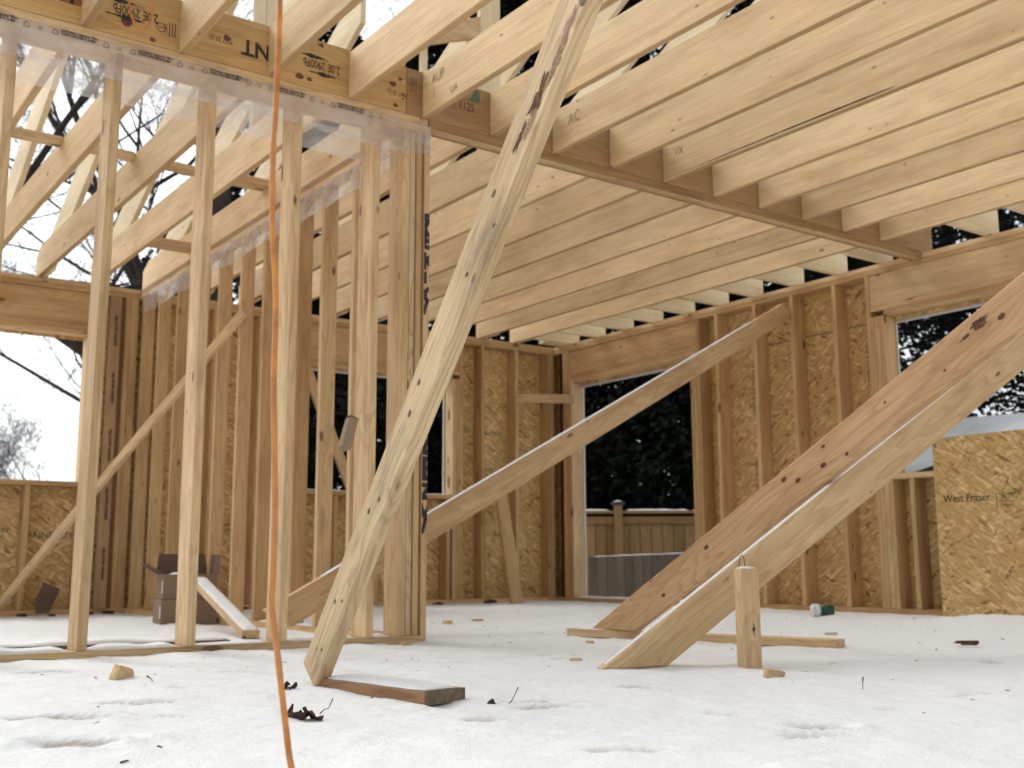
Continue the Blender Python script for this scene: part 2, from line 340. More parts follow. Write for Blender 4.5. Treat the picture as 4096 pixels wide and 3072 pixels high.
def snowcap(name, p0, p1, wd, h, parent=None, wdir=None, seed=0, ends=0.06, nx=None):
    """soft ridge of snow lying along the top of a board."""
    p0, p1 = V(p0), V(p1); L = (p1 - p0).length; x = (p1 - p0).normalized()
    y = V(wdir).normalized() if wdir else V((0, 0, 1)).cross(x).normalized(); z = x.cross(y).normalized()
    if z.z < 0: z = -z
    bm = bmesh.new(); nx = nx or max(6, int(L / 0.02)); ny = 8; rows = []
    for i in range(nx + 1):
        s = i / nx; q = s * L; e = min(1, min(q, L - q) / ends + 0.02) ** 0.5
        hh = h * e * (0.8 + 0.5 * noise.noise(V((q * 7, seed * 3.1, 0)))); ww = wd / 2 * (0.93 + 0.12 * noise.noise(V((q * 11, seed + 9, 2)))) * (0.75 + 0.25 * e)
        rows.append([bm.verts.new(p0 + x * q + y * (math.cos(math.pi * k / ny) * ww) + z * (hh * math.sin(math.pi * k / ny) ** 0.6)) for k in range(ny + 1)])
    for i in range(nx):
        for k in range(ny): bm.faces.new((rows[i][k], rows[i + 1][k], rows[i + 1][k + 1], rows[i][k + 1]))
    bm.faces.new(rows[0][::-1]); bm.faces.new(rows[-1])
    bmesh.ops.recalc_face_normals(bm, faces=bm.faces)
    return put(name, mesh_from(bm, smooth=True), M_snowc, None, parent)

LX, LY, ZP = 4.095, 4.264, 2.533      # inner face of side wall, inner face of back wall, top of plates
TH = 0.14

# ------------------------------------------------------------------ ground, floor and snow
DENTS = [(-2.045, -1.998, .10, .05, 1, .018), (-1.995, -1.59, .13, .035, .8, .014), (-1.743, -1.388, .10, .022, .7, .01), (-2.118, -2.041, .10, .04, 0, .014),
         (-0.961, -2.065, .07, .03, .8, .012), (-0.977, -2.19, .07, .03, .8, .012), (-0.562, -2.065, .06, .025, .7, .012), (-0.688, -2.793, .065, .035, .9, .018),
         (-0.777, -2.86, .07, .03, .3, .014), (0.721, -1.921, .05, .035, .25, .014), (-0.531, -0.864, .16, .02, .5, .007), (-1.193, -0.823, .12, .02, .5, .008),
         (-0.10, -0.55, .10, .02, .5, .007), (-1.23, -2.27, .05, .03, .6, .01), (-0.47, -1.9, .05, .03, 0, .01), (-0.2, -0.9, .2, .03, .15, .01), (1.6, 0.8, .2, .08, 0, .014), (2.3, 1.6, .3, .1, 0, .02),
         (-1.75, -0.35, .12, .03, .5, .008), (-0.9, -1.1, .15, .03, .1, .01), (0.4, 0.9, .2, .07, 0, .014), (1.2, 0.1, .2, .07, 0, .014), (2.2, -0.6, .25, .06, .1, .014)]
rq = random.Random(12)
for i in range(46):
    DENTS.append((rq.uniform(-2.6, 2.6), rq.uniform(-2.9, 1.2), rq.uniform(.02, .10), rq.uniform(.012, .035), rq.choice((0, 0, .25, .5)), rq.uniform(.004, .013)))
BUMPS = [(-1.2, -1.36, .09, .010), (-1.13, -1.93, .07, -.012), (3.5, -0.75, .35, .05), (0.25, -1.7, .1, .006), (-0.9, -2.35, .3, .012), (-1.5, -2.7, .35, .010), (-1.56, -0.8, .06, .004), (-0.55, -2.0, .15, .01)]
def snow_z(x, y):
    z = 0.006 * noise.noise(V((x * 1.1, y * 1.1, 0))) + 0.009 * noise.noise(V((x * 4.2 + 7, y * 3.4, 1))) + 0.0055 * noise.noise(V((x * 12, y * 10, 2))) + 0.0030 * noise.noise(V((x * 30, y * 27, 3))) + 0.012 * max(0, noise.noise(V((x * 6 + 3, y * 6, 9))) - .25)
    d = 0
    for dx, dy, a, b, dirt, dep in DENTS:
        if abs(x - dx) < a * 2.4 and abs(y - dy) < a * 2.4:
            u_ = (x - dx) * 0.82 - (y - dy) * 0.57; v_ = (x - dx) * 0.57 + (y - dy) * 0.82
            wob = 1 + 0.5 * noise.noise(V((x * 22, y * 22, 5)))
            q = ((u_ / a) ** 2 + (v_ / b) ** 2) * wob
            z -= dep * math.exp(-q * 1.2); z += dep * 0.45 * math.exp(-(q - 2.4) ** 2)
            if dirt and q < 1.4: d = max(d, dirt * min(1, (1.4 - q) * 1.6) * (0.75 + 0.8 * abs(noise.noise(V((x * 45, y * 45, 8)))) * 1.6))
    if -4 < x < .1 and -.35 < y < .02: z += .026 * math.exp(-((y + .02) / .10) ** 2) * max(0, .42 + 1.1 * noise.noise(V((x * 2.3, 4, 4))))
    if -1.3 < x < -.9 and -2 < y < -1.3: z += .014 * math.exp(-((x + 1.235 - (y + 1.37) * -.02) / .03) ** 2) * max(0, .3 + noise.noise(V((y * 9, 2, 2))))
    for dx, dy, r_, h_ in BUMPS: z += h_ * math.exp(-((x - dx) ** 2 + (y - dy) ** 2) / r_ ** 2)
    return z, min(1, d)
def build_snow():
    xs = []; x = -4.4
    while x < 4.232: xs.append(x); x += 0.021 if x < 1.6 else 0.035
    xs.append(4.232)
    ys = []; y = -4.7
    while y < 4.402: ys.append(y); y += 0.03 if y < -3.2 else (0.0135 if y < -0.4 else 0.024 if y < 1 else 0.05)
    ys.append(4.402)
    vs = []; dirt = []
    for y in ys:
        for x in xs:
            z, d = snow_z(x, y); vs.append((x, y, z)); dirt.append(d)
    nx = len(xs); fs = [(j * nx + i, j * nx + i + 1, (j + 1) * nx + i + 1, (j + 1) * nx + i) for j in range(len(ys) - 1) for i in range(nx - 1)]
    me = bpy.data.meshes.new('snow'); me.from_pydata(vs, [], fs)
    a = me.attributes.new('dirt', 'FLOAT', 'POINT'); a.data.foreach_set('value', dirt)
    for p in me.polygons: p.use_smooth = True
    tag(put('floor_snow', me, M_snow), 'thin trodden snow lying over the floor deck', None, None, 'structure')
build_snow()
fl = box('floor', (-9, -9, -0.30), (4.26, 4.42, -0.045), M_osb, None, 'x', 0); tag(fl, kind='structure')
bm = bmesh.new()
g = 60; S_ = 200.0
gv = [[None] * (g + 1) for _ in range(g + 1)]
for i in range(g + 1):
    for j in range(g + 1):
        x = (i / g - .5) * S_; y = (j / g - .5) * S_
        gv[i][j] = bm.verts.new((x, y, -0.85 + 0.12 * noise.noise(V((x * .08, y * .08, 0)))))
for i in range(g):
    for j in range(g): bm.faces.new((gv[i][j], gv[i + 1][j], gv[i + 1][j + 1], gv[i][j + 1]))
tag(put('ground', mesh_from(bm, smooth=True), M_snowc), 'snow covered yard around the building', None, None, 'structure')

# ------------------------------------------------------------------ front partition wall (wall A, y = 0 face)
wa = thing('partition_wall', 'open stud partition on the left with a strip of milky printed film under the beam', 'stud wall', (-1, 0.045, 0))
box('bottom_plate', (-4.0, 0, -0.012), (0.0, 0.14, 0.036), M_stud, wa, 'x')
box('top_plate', (-4.0, 0, 2.457), (0.0, 0.14, 2.4945), M_pale, wa, 'x')
box('top_plate', (-4.0, 0, 2.4955), (-0.06, 0.14, 2.532), M_stud, wa, 'x')
box('top_plate', (-0.058, 0.001, 2.4955), (-0.012, 0.13, 2.531), M_pale, wa, 'x')
for k in range(-7, 1):
    x1 = -0.275 + k * 0.4064
    lean = {-3: 0.012, -2: -0.004, -1: 0.006, 0: 0.0}.get(k, 0)
    s_ = board('stud', (x1 - 0.019 - lean, 0.07, 0.036), (x1 - 0.019, 0.07, 2.457), 0.14, 0.038, (0, 1, 0), M_stud, wa, 0.003, bow=0.004 * (-1) ** k)
for x0, x1, m_ in ((-0.148, -0.113, M_pale), (-0.109, -0.0765, M_brace), (-0.0725, -0.044, M_inner)):
    box('stud', (x0, 0.001 if m_ is not M_brace else 0.009, 0.036), (x1, 0.139, 2.457), m_, wa, 'z', 0.003)
es = box('edge_strip', (-0.030, 0.0, 0.036), (0.0, 0.10, 2.457), M_pale, wa, 'z')
box('spacer', (-0.0415, 0.02, 0.036), (-0.0305, 0.10, 2.457), M_inner, wa, 'z')
# big black lettering cut off by the strip edge
def strip_text(ch, z, size, off=0.0, sx=1.0):
    cx = text(ch, size, Matrix.Identity(4), M_inkp, None, sx, bold=0.006); me = cx.data
    bm = bmesh.new(); bm.from_mesh(me)
    for lim, sg in ((off, -1), (off + 0.029, 1)):
        bmesh.ops.bisect_plane(bm, geom=list(bm.verts) + list(bm.edges) + list(bm.faces), plane_co=(lim, 0, 0), plane_no=(sg, 0, 0), clear_outer=True)
    for v in bm.verts: v.co.x -= off
    bm.to_mesh(me); bm.free(); o = cx; WM[o] = frame((-0.0295, -0.0014, z), (1, 0, 0), (0, 0, 1)); o.parent = es; o.matrix_basis = WM[es].inverted() @ WM[o]
for ch, z, sz, off in (('/', .505, .09, .0), ('W', .565, .10, .012), ('Z', .66, .10, .012), ('E', .75, .15, .008), ('E', .87, .15, .008), ('E', .99, .12, .008), ('/', 1.545, .09, .004), ('C', 1.60, .11, .006), ('I', 1.70, .07, .003), ('K', 1.77, .11, .012), ('8', 1.87, .11, .008), ('O', 1.93, .12, .008), ('=', 1.99, .10, .012)):
    strip_text(ch, z, sz, off)
# film strip
def film(name, path, h0, h1, parent, nx=120, amp=0.006, seed=0, n=V((0, -1, 0))):
    bm = bmesh.new(); rows = []; path = [V(p) for p in path]; L = (path[1] - path[0]).length
    for i in range(nx + 1):
        s = i / nx; q = s * L; row = []
        for j in range(9):
            v_ = j / 8; z = h0 + (h1 - h0) * v_
            low = (1 - v_)
            off = amp * low * (noise.noise(V((q * 4.5, z * 6, seed))) * 1.6 + 0.4) + 0.0035 + amp * .5 * low * abs(noise.noise(V((q * 14 + z * 20, z * 30, seed + 3))))
            row.append(bm.verts.new(path[0].lerp(path[1], s) + n * max(0.003, off) + V((0, 0, z + (low ** 2) * 0.012 * noise.noise(V((q * 2.1, seed, 4)))))))
        rows.append(row)
    for i in range(nx):
        for j in range(8): bm.faces.new((rows[i][j], rows[i + 1][j], rows[i + 1][j + 1], rows[i][j + 1]))
    return put(name, mesh_from(bm, smooth=True), M_film, frame((0, 0, 0), (1, 0, 0), (0, 1, 0)), parent)
fm = film('plastic_film', ((-3.0, 0, 0), (0.004, 0, 0)), 2.335, 2.494, wa, 150)
fb = film('plastic_film', ((-2.4, 0.16, 0), (-0.1, 0.16, 0)), 2.30, 2.44, wa, 90, 0.012, 5)
LOGO = '\u2302'
for i in range(-1, 5):
    x0 = -1.748 + i * 0.308
    bmh = bmesh.new()
    if x0 > -3.0:
        for sgn, xx in ((1, x0 - 0.022), (1, x0 + 0.178)):   # little house mark drawn as outline bars
            pts = [(xx - .010, 0), (xx + .010, 0), (xx + .010, .012), (xx, .022), (xx - .010, .012)]
            for a in range(5):
                p, q = V(pts[a] + (0,)), V(pts[(a + 1) % 5] + (0,)); d = (q - p).normalized(); nn = V((-d.y, d.x, 0)) * .0012
                bmh.faces.new([bmh.verts.new(c) for c in (p - nn, q - nn, q + nn, p + nn)])
        me = mesh_from(bmh); put('printed_mark', me, M_inkp, frame((0, -0.0145, 2.462), (1, 0, 0), (0, 0, 1)), wa)
        text('polytarp vapour film', 0.018, frame((x0, -0.0145, 2.480), (1, 0, 0), (0, 0, 1)), M_inkp, wa, 0.98, bold=0.0006)
        text('100206-CAN/CGSB-51.34-M86', 0.0135, frame((x0, -0.0145, 2.467), (1, 0, 0), (0, 0, 1)), M_inkp, wa, 0.78, bold=0.0006)
        text('| | |', 0.02, frame((x0 + 0.235, -0.0145, 2.462), (0, 0, 1), (-1, 0, 0)), M_inkp, wa, 0.6, bold=0.0006)
# snow lying on the bottom plate, between the studs
for i, (a, b_) in enumerate(((-4, -1.93), (-1.49, -1.14), (-1.08, -0.76), (-0.67, -0.34), (-0.26, -0.16), (-1.88, -1.56))):
    snowcap('snow_cap', (a, 0.08, 0.030), (b_, 0.08, 0.030), 0.13, 0.030 if i not in (2, 4) else 0.02, wa, (0, 1, 0), i)

# ------------------------------------------------------------------ cross partition (wall C, runs away to the back wall)
XC = -0.096
wc = thing('cross_partition', 'inner stud partition running from the beam to the back wall behind the left openings', 'stud wall', (XC + .045, 2.2, 0))
box('bottom_plate', (XC, 0.142, -0.012), (XC + .089, LY - .001, 0.036), M_inner, wc, 'y')
box('top_plate', (XC, 0.142, 2.457), (XC + .089, LY - .001, 2.494), M_inner, wc, 'y')
box('top_plate', (XC + .001, 0.142, 2.4955), (XC + .088, LY - .001, 2.532), M_lvlb, wc, 'y')
for y in (4.15, 3.76, 3.34, 2.93, 2.518, 2.135, 1.77, 1.28, 0.963, 0.60):
    box('stud', (XC + .001, y, 0.036), (XC + .088, y + .038, 2.457), M_inner if y > 1.2 else M_stud, wc, 'z', 0.003)
film('plastic_film', ((XC, 0.16, 0), (XC, 4.2, 0)), 2.315, 2.468, wc, 110, 0.011, 11, V((-1, 0, 0)))
for i, (a, b_) in enumerate(((0.66, 0.94), (1.02, 1.25), (1.35, 1.74))):
    snowcap('snow_cap', (XC + .045, a, 0.032), (XC + .045, b_, 0.032), 0.085, 0.014, wc, (1, 0, 0), 20 + i)

# ------------------------------------------------------------------ beams
lb = thing('laminated_beam', 'yellow laminated veneer beam with upside down black stamps over the left partition', 'beam', (-1.5, .045, 2.65))
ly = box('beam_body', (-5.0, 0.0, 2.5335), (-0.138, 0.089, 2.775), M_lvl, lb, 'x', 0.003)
def tx_up(x, z, s=1): return frame((x, -0.0012, z), (-1, 0, 0), (0, 0, -1))
text('2.0E 2900Fb', 0.058, tx_up(-1.36, 2.672), M_ink, ly, 0.66, bold=0.0008)
text('2.0E 2900Fb', 0.058, tx_up(-0.50, 2.672), M_ink, ly, 0.66, bold=0.0008)
text('MAY 30 (6)', 0.036, tx_up(-1.03, 2.655), M_ink, ly, 0.62)
text('MAY 30 (6)', 0.036, tx_up(-0.14, 2.635), M_ink, ly, 0.62)
text('NT', 0.105, tx_up(-0.85, 2.675), M_ink, ly, 0.95, bold=0.003)
text('LVL', 0.105, tx_up(-1.70, 2.69), M_ink, ly, 0.95, bold=0.003)
for x in (-1.42, -0.56): text('WOOD GRADE', 0.016, tx_up(x, 2.69), M_ink, ly, 0.8)
def arrow(x0, x1, z):
    bm = bmesh.new(); pts = [(x0, .003), (x0, -.003), ((x0 + x1) / 2 - .03, -.004), ((x0 + x1) / 2, -.013), (x1, -.002), (x1, .002), ((x0 + x1) / 2, .011), ((x0 + x1) / 2 - .03, .004)]
    bm.faces.new([bm.verts.new((x, y, 0)) for x, y in pts])
    put('printed_arrow', mesh_from(bm), M_ink, frame((0, -0.0012, z), (1, 0, 0), (0, 0, 1)), ly)
for x0, x1, z in ((-1.60, -1.46, 2.69), (-1.58, -1.42, 2.622), (-.72, -.58, 2.69), (-.66, -.52, 2.612)): arrow(x0, x1, z)
bm = bmesh.new()
for a in range(28):
    q0, q1 = 2 * math.pi * a / 28, 2 * math.pi * (a + 1) / 28
    bm.faces.new([bm.verts.new((r_ * math.cos(q), r_ * math.sin(q), 0)) for r_, q in ((.021, q0), (.021, q1), (.0175, q1), (.0175, q0))])
put('printed_mark', mesh_from(bm), M_ink, frame((-1.347, -0.0012, 2.622), (1, 0, 0), (0, 0, 1)), ly)
text('APA', 0.018, tx_up(-1.332, 2.629), M_ink, ly, 0.8)
for x in (-1.312, -1.30, -1.288): box('printed_bar', (x, -0.0012, 2.592), (x + .004, -0.0002, 2.655), M_ink, ly, 'z', 0)
text('QUALITY', 0.02, frame((-1.318, -0.0012, 2.60), (0, 0, 1), (-1, 0, 0)), M_ink, ly, 0.55)

M_kl = plain('red_veneer_knot', (0.20, 0.06, 0.035), 0.6, 0.3, 0.5, 60)
for i, (x, z, r_) in enumerate(((-1.49, 2.600, .017), (-1.38, 2.556, .010), (-1.055, 2.66, .013), (-.705, 2.575, .015), (-.655, 2.572, .010), (-.60, 2.755, .011), (-.215, 2.665, .014), (-.175, 2.70, .009), (-.20, 2.56, .010), (-1.23, 2.755, .008), (-.16, 2.60, .005), (-.155, 2.625, .004))):
    bm = bmesh.new(); bm.faces.new([bm.verts.new((math.cos(q) * r_ * 1.35 * (1 + .2 * math.sin(q * 3 + i)), math.sin(q) * r_, 0)) for q in [2 * math.pi * a / 18 for a in range(18)]])
    put('knot', mesh_from(bm), M_kl, frame((x, -0.0006, z), (1, 0, 0), (0, 0, 1)), ly)
bb = thing('ceiling_beam', 'long brown laminated beam crossing overhead to the right hand wall', 'beam', (2, .045, 2.6))
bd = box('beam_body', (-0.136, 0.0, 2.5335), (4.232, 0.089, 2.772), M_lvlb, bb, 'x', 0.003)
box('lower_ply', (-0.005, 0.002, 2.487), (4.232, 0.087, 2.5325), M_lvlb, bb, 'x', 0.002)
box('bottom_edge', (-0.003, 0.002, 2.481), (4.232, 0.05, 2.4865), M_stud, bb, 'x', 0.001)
text('1125', 0.062, frame((0.165, -0.0012, 2.636), (1, 0, 0), (0, 0, 1)), M_ink, bd, 0.78, bold=0.0005)
text('231', 0.045, frame((-0.122, -0.0012, 2.69), (1, 0, 0), (0, 0, 1)), M_ink, bd, 0.7)
text('2012', 0.03, frame((-0.122, -0.0012, 2.65), (1, 0, 0), (0, 0, 1)), M_ink, bd, 0.7)
bm = bmesh.new(); bm.faces.new([bm.verts.new(c) for c in ((0, 0, 0), (.07, 0, 0), (.07, .062, 0), (.045, .07, 0))])
put('printed_mark', mesh_from(bm), M_ink2, frame((0.225, -0.0012, 2.692), (1, 0, 0), (0, 0, 1)), bd)
for x in (1.03, 1.44, 1.86): text('A2X', 0.05, frame((x - .17, -0.0012, 2.60), (1, 0, 0), (0, 0, 1)), M_ink2, bd, 0.8)

# ------------------------------------------------------------------ joists
ORD = ['first', 'second', 'third', 'fourth', 'fifth', 'sixth', 'seventh', 'eighth', 'ninth', 'tenth', 'eleventh', 'twelfth', 'thirteenth', 'fourteenth', 'fifteenth', 'sixteenth', 'seventeenth', 'eighteenth']
GJ = 'floor joists running from the beam towards the viewer'
ks = list(range(-5, 10))
for k in ks:
    xl = -0.048 + 0.4064 * k
    sk = 0.0035 * math.sin(k * 2.3)
    i = k + 5
    where = 'over the yellow beam' if k < 0 else 'along the brown beam'
    nth = ORD[k + 4] if k < 0 else ORD[k]
    lab = f'pale near side joist, {nth} from the left ' + where
    if k == 0: lab = 'pale overhead joist with pencilled letters where it meets the brown beam'
    if k == 4: lab = 'overhead joist with a long dark split along its lower edge'
    if k == -5: continue
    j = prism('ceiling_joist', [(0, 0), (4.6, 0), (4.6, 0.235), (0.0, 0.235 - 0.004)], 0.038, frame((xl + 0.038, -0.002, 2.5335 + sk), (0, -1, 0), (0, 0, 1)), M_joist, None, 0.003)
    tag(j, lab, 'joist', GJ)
    if k == 0:
        text('AUP', 0.075, frame((xl - 0.0012, -0.09, 2.672), (0, -1, 0), (0, 0.1, 1)), M_pencil, j, 0.8)
        text('1', 0.09, frame((xl - 0.0012, -0.10, 2.595), (0, -1, 0), (0, 0, 1)), M_pencil, j, 0.5)
        text('UA', 0.05, frame((xl - 0.0012, -0.26, 2.565), (0, -1, 0), (0, 0, 1)), M_ink, j, 0.9)
    if k == 2:
        text('AC', 0.09, frame((xl - 0.0012, -0.14, 2.64), (0, -1, 0), (0, 0, 1)), M_pencil, j, 0.8)
    if k in (4,):
        text('VX', 0.07, frame((xl - 0.0012, -0.10, 2.66), (0, -1, 0), (0, 0, 1)), M_pencil, j, 0.8)
    if k == 4:
        bm = bmesh.new(); top = []; bot = []
        for a in range(41):
            s = a / 40; y = 0.02 + s * 1.55; z = 0.012 + 0.004 * math.sin(s * 3); hw = (0.0022 + 0.006 * s * s) * max(0, math.sin(math.pi * min(1, s * .98 + .02))) ** 0.5 * (1 + .4 * noise.noise(V((a * .7, 0, 0))))
            top.append(bm.verts.new((y, z + hw, 0))); bot.append(bm.verts.new((y, z - hw, 0)))
        for a in range(40): bm.faces.new((bot[a], bot[a + 1], top[a + 1], top[a]))
        put('split', mesh_from(bm), M_dkred, frame((xl - 0.001, 0, 2.5335 + sk), (0, -1, 0), (0, 0, 1)), j)
GR = 'floor joists running from the beam to the back wall'
for k in range(-4, 11):
    xr = -0.433 + 0.4064 * k - 0.038
    if k < 1: lab = f'left room joist, {ORD[-k]} to the left of the cross partition'
    elif k == 1: lab = 'overhead joist lying on the cross partition'
    elif k == 10: lab = 'joist nearest the right wall, with short lookouts running out from it'
    else: lab = f'joist behind the brown beam, {ORD[k - 2]} to the right of the cross partition'
    s = 2.5335 + 0.0025 * math.sin(k * 1.7)
    pts = [(0.095, 0), (4.33, 0), (4.33, 0.167), (4.196, 0.2345), (0.095, 0.2345)]
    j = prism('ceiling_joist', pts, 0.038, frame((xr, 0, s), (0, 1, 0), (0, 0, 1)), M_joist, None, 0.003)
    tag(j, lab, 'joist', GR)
for i, y in enumerate((4.005, 3.6, 3.19, 2.785, 2.377, 1.97, 1.585, 1.155, 0.735, 0.33, -0.51, -0.92, -1.33)):
    fw_ = 'behind' if i < 10 else 'in front of'
    lab = f'lookout on the right wall {fw_} the brown beam, {ORD[i] if i < 10 else ORD[i - 10]} from ' + ('the back corner' if i < 10 else 'the beam')
    j = box('lookout_block', (3.633 if i < 10 else 3.652, y, 2.5345), (4.232, y + .038, 2.5345 + .2), M_roof, None, 'x', 0.003); tag(j, lab, 'lookout', 'short lookouts resting on the right wall plate')
j = prism('corner_block', [(0, 0), (.30, 0), (.12, .13), (0, .13)], 0.10, frame((3.86, 4.20, 2.5345), (1, 0, 0), (0, 0, 1)), M_roof); tag(j, 'pale wedge cut block sitting on the plates in the far corner', 'wood block')

# rafters
for k in range(-4, 11):
    xr = -0.433 + 0.4064 * k + 0.0005
    if k < 1: lab = f'sloping rafter above the left room, {ORD[-k]} to the left of the cross partition'
    elif k == 1: lab = 'sloping rafter rising directly above the cross partition'
    else: lab = f'sloping rafter above the right room, {ORD[k - 2]} to the right of the cross partition'
    zt = lambda y: 2.70 + 0.49 * (4.33 - y)
    ye = 1.49 if k < 5 else .45
    pts = [(4.33, 2.5345), (4.33, zt(4.33)), (ye, zt(ye)), (ye, zt(ye) - .29), (4.04, 2.5345)]
    j = prism('rafter', [(a, b_ - 2.5335) for a, b_ in pts], 0.038, frame((xr, 0, 2.5335), (0, 1, 0), (0, 0, 1)), M_roof, None, 0.003)
    tag(j, lab, 'rafter', 'roof rafters rising from the back wall')
# posts and a brace in the roof above the beam
for x0, x1, y0, lab in ((-0.33, -0.262, 1.49, 'left half of the doubled pale post above the yellow beam'), (-0.259, -0.175, 1.49, 'right half of the doubled pale post above the yellow beam'),
                        (1.26, 1.43, 1.42, 'wide pinkish post standing in the roof above the brown beam end'), (0.84, 0.886, 1.49, 'slim pale post in the roof beside the brown beam end')):
    j = box('roof_post', (x0, y0, 2.78), (x1, y0 + 0.038, 5.2), M_roof, None, 'z', 0.003); tag(j, lab, 'post', 'posts in the roof space')
j = prism('roof_brace', [(0, 0), (.40, .16), (.40, .315), (0, .13)], 0.038, frame((0.86, 1.45, 3.76), (1, 0, 0), (0, 0, 1)), M_pale, None, 0.003); tag(j, 'knotty tan board nailed against the wide post in the roof', 'brace')
# flat blocking on the joists
for i, (x0, x1, y0, z0, wd) in enumerate(((-1.69, -1.285, 1.90, 2.735, .089), (-1.284 + .038, -0.878, 1.90, 2.735, .089), (-0.877 + .038, -0.472, 1.92, 2.735, .089), (-0.471 + .038, -0.066, 1.80, 2.70, .14), (-0.471 + .038, -0.066, 3.08, 2.60, .17), (-2.06, -1.692, 1.88, 2.735, .089))):
    lab = ['flat blocking stick between the leftmost joists above the left room', 'flat blocking stick just left of the second partition stud, high between joists', 'flat blocking stick high between the joists above the cardboard boxes',
           'thick blocking stick between joists behind the orange cord', 'lower blocking stick near the back wall beside the cross partition', 'flat blocking stick at the left edge between joists'][i]
    j = box('blocking', (x0, y0, z0), (x1, y0 + wd, z0 + .038), M_pale, None, 'x', 0.003); tag(j, lab, 'blocking', 'blocking sticks between the joists of the left room')

# ------------------------------------------------------------------ right wall (side wall)
sw = thing('side_wall', 'right hand stud and strand board wall with a doorway and a window opening', 'stud wall', (LX + .07, 0, 0))
SWX = (LX, LX + TH)
OS = (LX + TH + .001, LX + TH + .012)
def swb(name, y0, y1, z0, z1, mat=M_inner, ax='z', x0=LX, x1=LX + TH): return box(name, (x0, y0, z0), (x1, y1, z1), mat, sw, ax, 0.003)
swb('bottom_plate', -5, 4.40, -0.012, 0.036, ax='y')
swb('top_plate', -5, 4.40, 2.457, 2.4945, ax='y'); swb('top_plate', -5, 4.40, 2.4955, 2.532, M_pale, 'y')
for y in (2.03, 1.60, 1.21, 0.80): swb('stud', y - .038, y, 0.036, 2.457)
for y0, y1 in ((4.06, 4.12), (4.02, 4.058)): swb('stud', y0, y1, 0.036, 2.457)
swb('jack_stud', 3.98, 4.018, 0.036, 2.144, M_stud)
swb('stud', 2.213, 2.251, 0.036, 2.457); swb('jack_stud', 2.2925, 2.331, 0.036, 2.144); swb('jack_stud', 2.2535, 2.2915, 0.036, 2.144)
swb('header', 2.2535, 4.019, 2.222, 2.456, M_inner, 'y', LX + .01, LX + TH - .01)
swb('header_plate', 2.2535, 4.019, 2.1835, 2.221, ax='y'); swb('header_plate', 2.2535, 4.019, 2.145, 2.1825, ax='y')
# window opening
swb('stud', .459, .497, 0.036, 2.457); swb('jack_stud', .389, .4265, 0.036, 2.144, M_stud); swb('jack_stud', .349, .388, 0.036, 2.144); swb('stud', .428, .458, 0.036, 2.143)
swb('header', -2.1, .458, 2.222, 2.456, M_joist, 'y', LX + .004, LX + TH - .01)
swb('header_plate', -2.1, .458, 2.1835, 2.221, M_pale, 'y'); swb('header_plate', -2.1, .348, 2.145, 2.1825, M_inner, 'y')
swb('sill', -2.1, .348, 0.942, 0.98, M_pale, 'y'); swb('cripple_stud', .18, .218, 0.036, .941); swb('cripple_stud', -.25, -.212, 0.036, .941); swb('cripple_stud', -.70, -.662, 0.036, .941)
swb('stud', -2.14, -2.10, 0.036, 2.457)
sheet = lambda y0, y1, z0, z1, par=sw, name='sheathing': prism(name, [(0, 0), (y1 - y0, 0), (y1 - y0, z1 - z0), (0, z1 - z0)], 0.011, frame((OS[0], y0, z0), (0, 1, 0), (0, 0, 1)), M_osb, par, 0)
sheet(3.985, 4.42, -.3, 2.5); shA = sheet(.352, 2.33, -.3, 2.5); sheet(2.332, 3.984, 2.12, 2.5); sheet(-5, .35, 2.12, 2.5); sheet(-5, .35, -.3, .955)
swb('wrap_edge', 2.332, 3.983, 2.098, 2.1185, M_wrap, 'y', OS[0], OS[1] + .006); swb('wrap_edge', -2.1, .35, 2.098, 2.1185, M_wrap, 'y', OS[0], OS[1] + .006)
swb('wrap_edge', 3.972, 3.984, 0.0, 2.097, M_wrap, 'z', OS[0], OS[1] + .01)
swb('wrap_edge', .340, .3515, .98, 2.097, M_wrap, 'z', OS[0], OS[1] + .006)
swb('corner_strip', 4.122, 4.20, 0.036, 2.456, M_dkred, 'z', LX + .03, LX + TH)  # very dark strip filling the gap beside the corner studs
RT = lambda y, z: frame((OS[0] - .0016, y, z), (0, 0, 1), (0, 1, 0))
text('West Fraser', 0.085, frame((OS[0] - .0016, .607, 2.06), (0, 0, -1), (0, -1, 0)), M_ink, sw, 0.95)
text('West Fraser', 0.085, frame((OS[0] - .0016, 1.75, 2.0), (0, 0, -1), (0, -1, 0)), M_ink2, sw, 0.95)
text('PANNEAU OSB 11.1', 0.06, frame((OS[0] - .0016, .62, 1.5), (0, 0, -1), (0, -1, 0)), M_ink2, sw, 0.95)
text('RATED SHEATHING', 0.06, frame((OS[0] - .0016, 1.75, 1.2), (0, 0, -1), (0, -1, 0)), M_ink2, sw, 0.95)
for y0, y1 in ((.50, .76), (.80, 1.17), (1.215, 1.55)): box('chalk_line', (OS[0] - .002, y0, 2.131), (OS[0] - .0005, y1, 2.139), M_ink2, sw, 'y', 0)
snowcap('snow_cap', (LX + .07, 2.36, .034), (LX + .07, 3.96, .034), .13, .02, sw, (1, 0, 0), 31)
snowcap('snow_cap', (LX + .075, -1.2, .979), (LX + .075, .33, .979), .1, .006, sw, (1, 0, 0), 32)

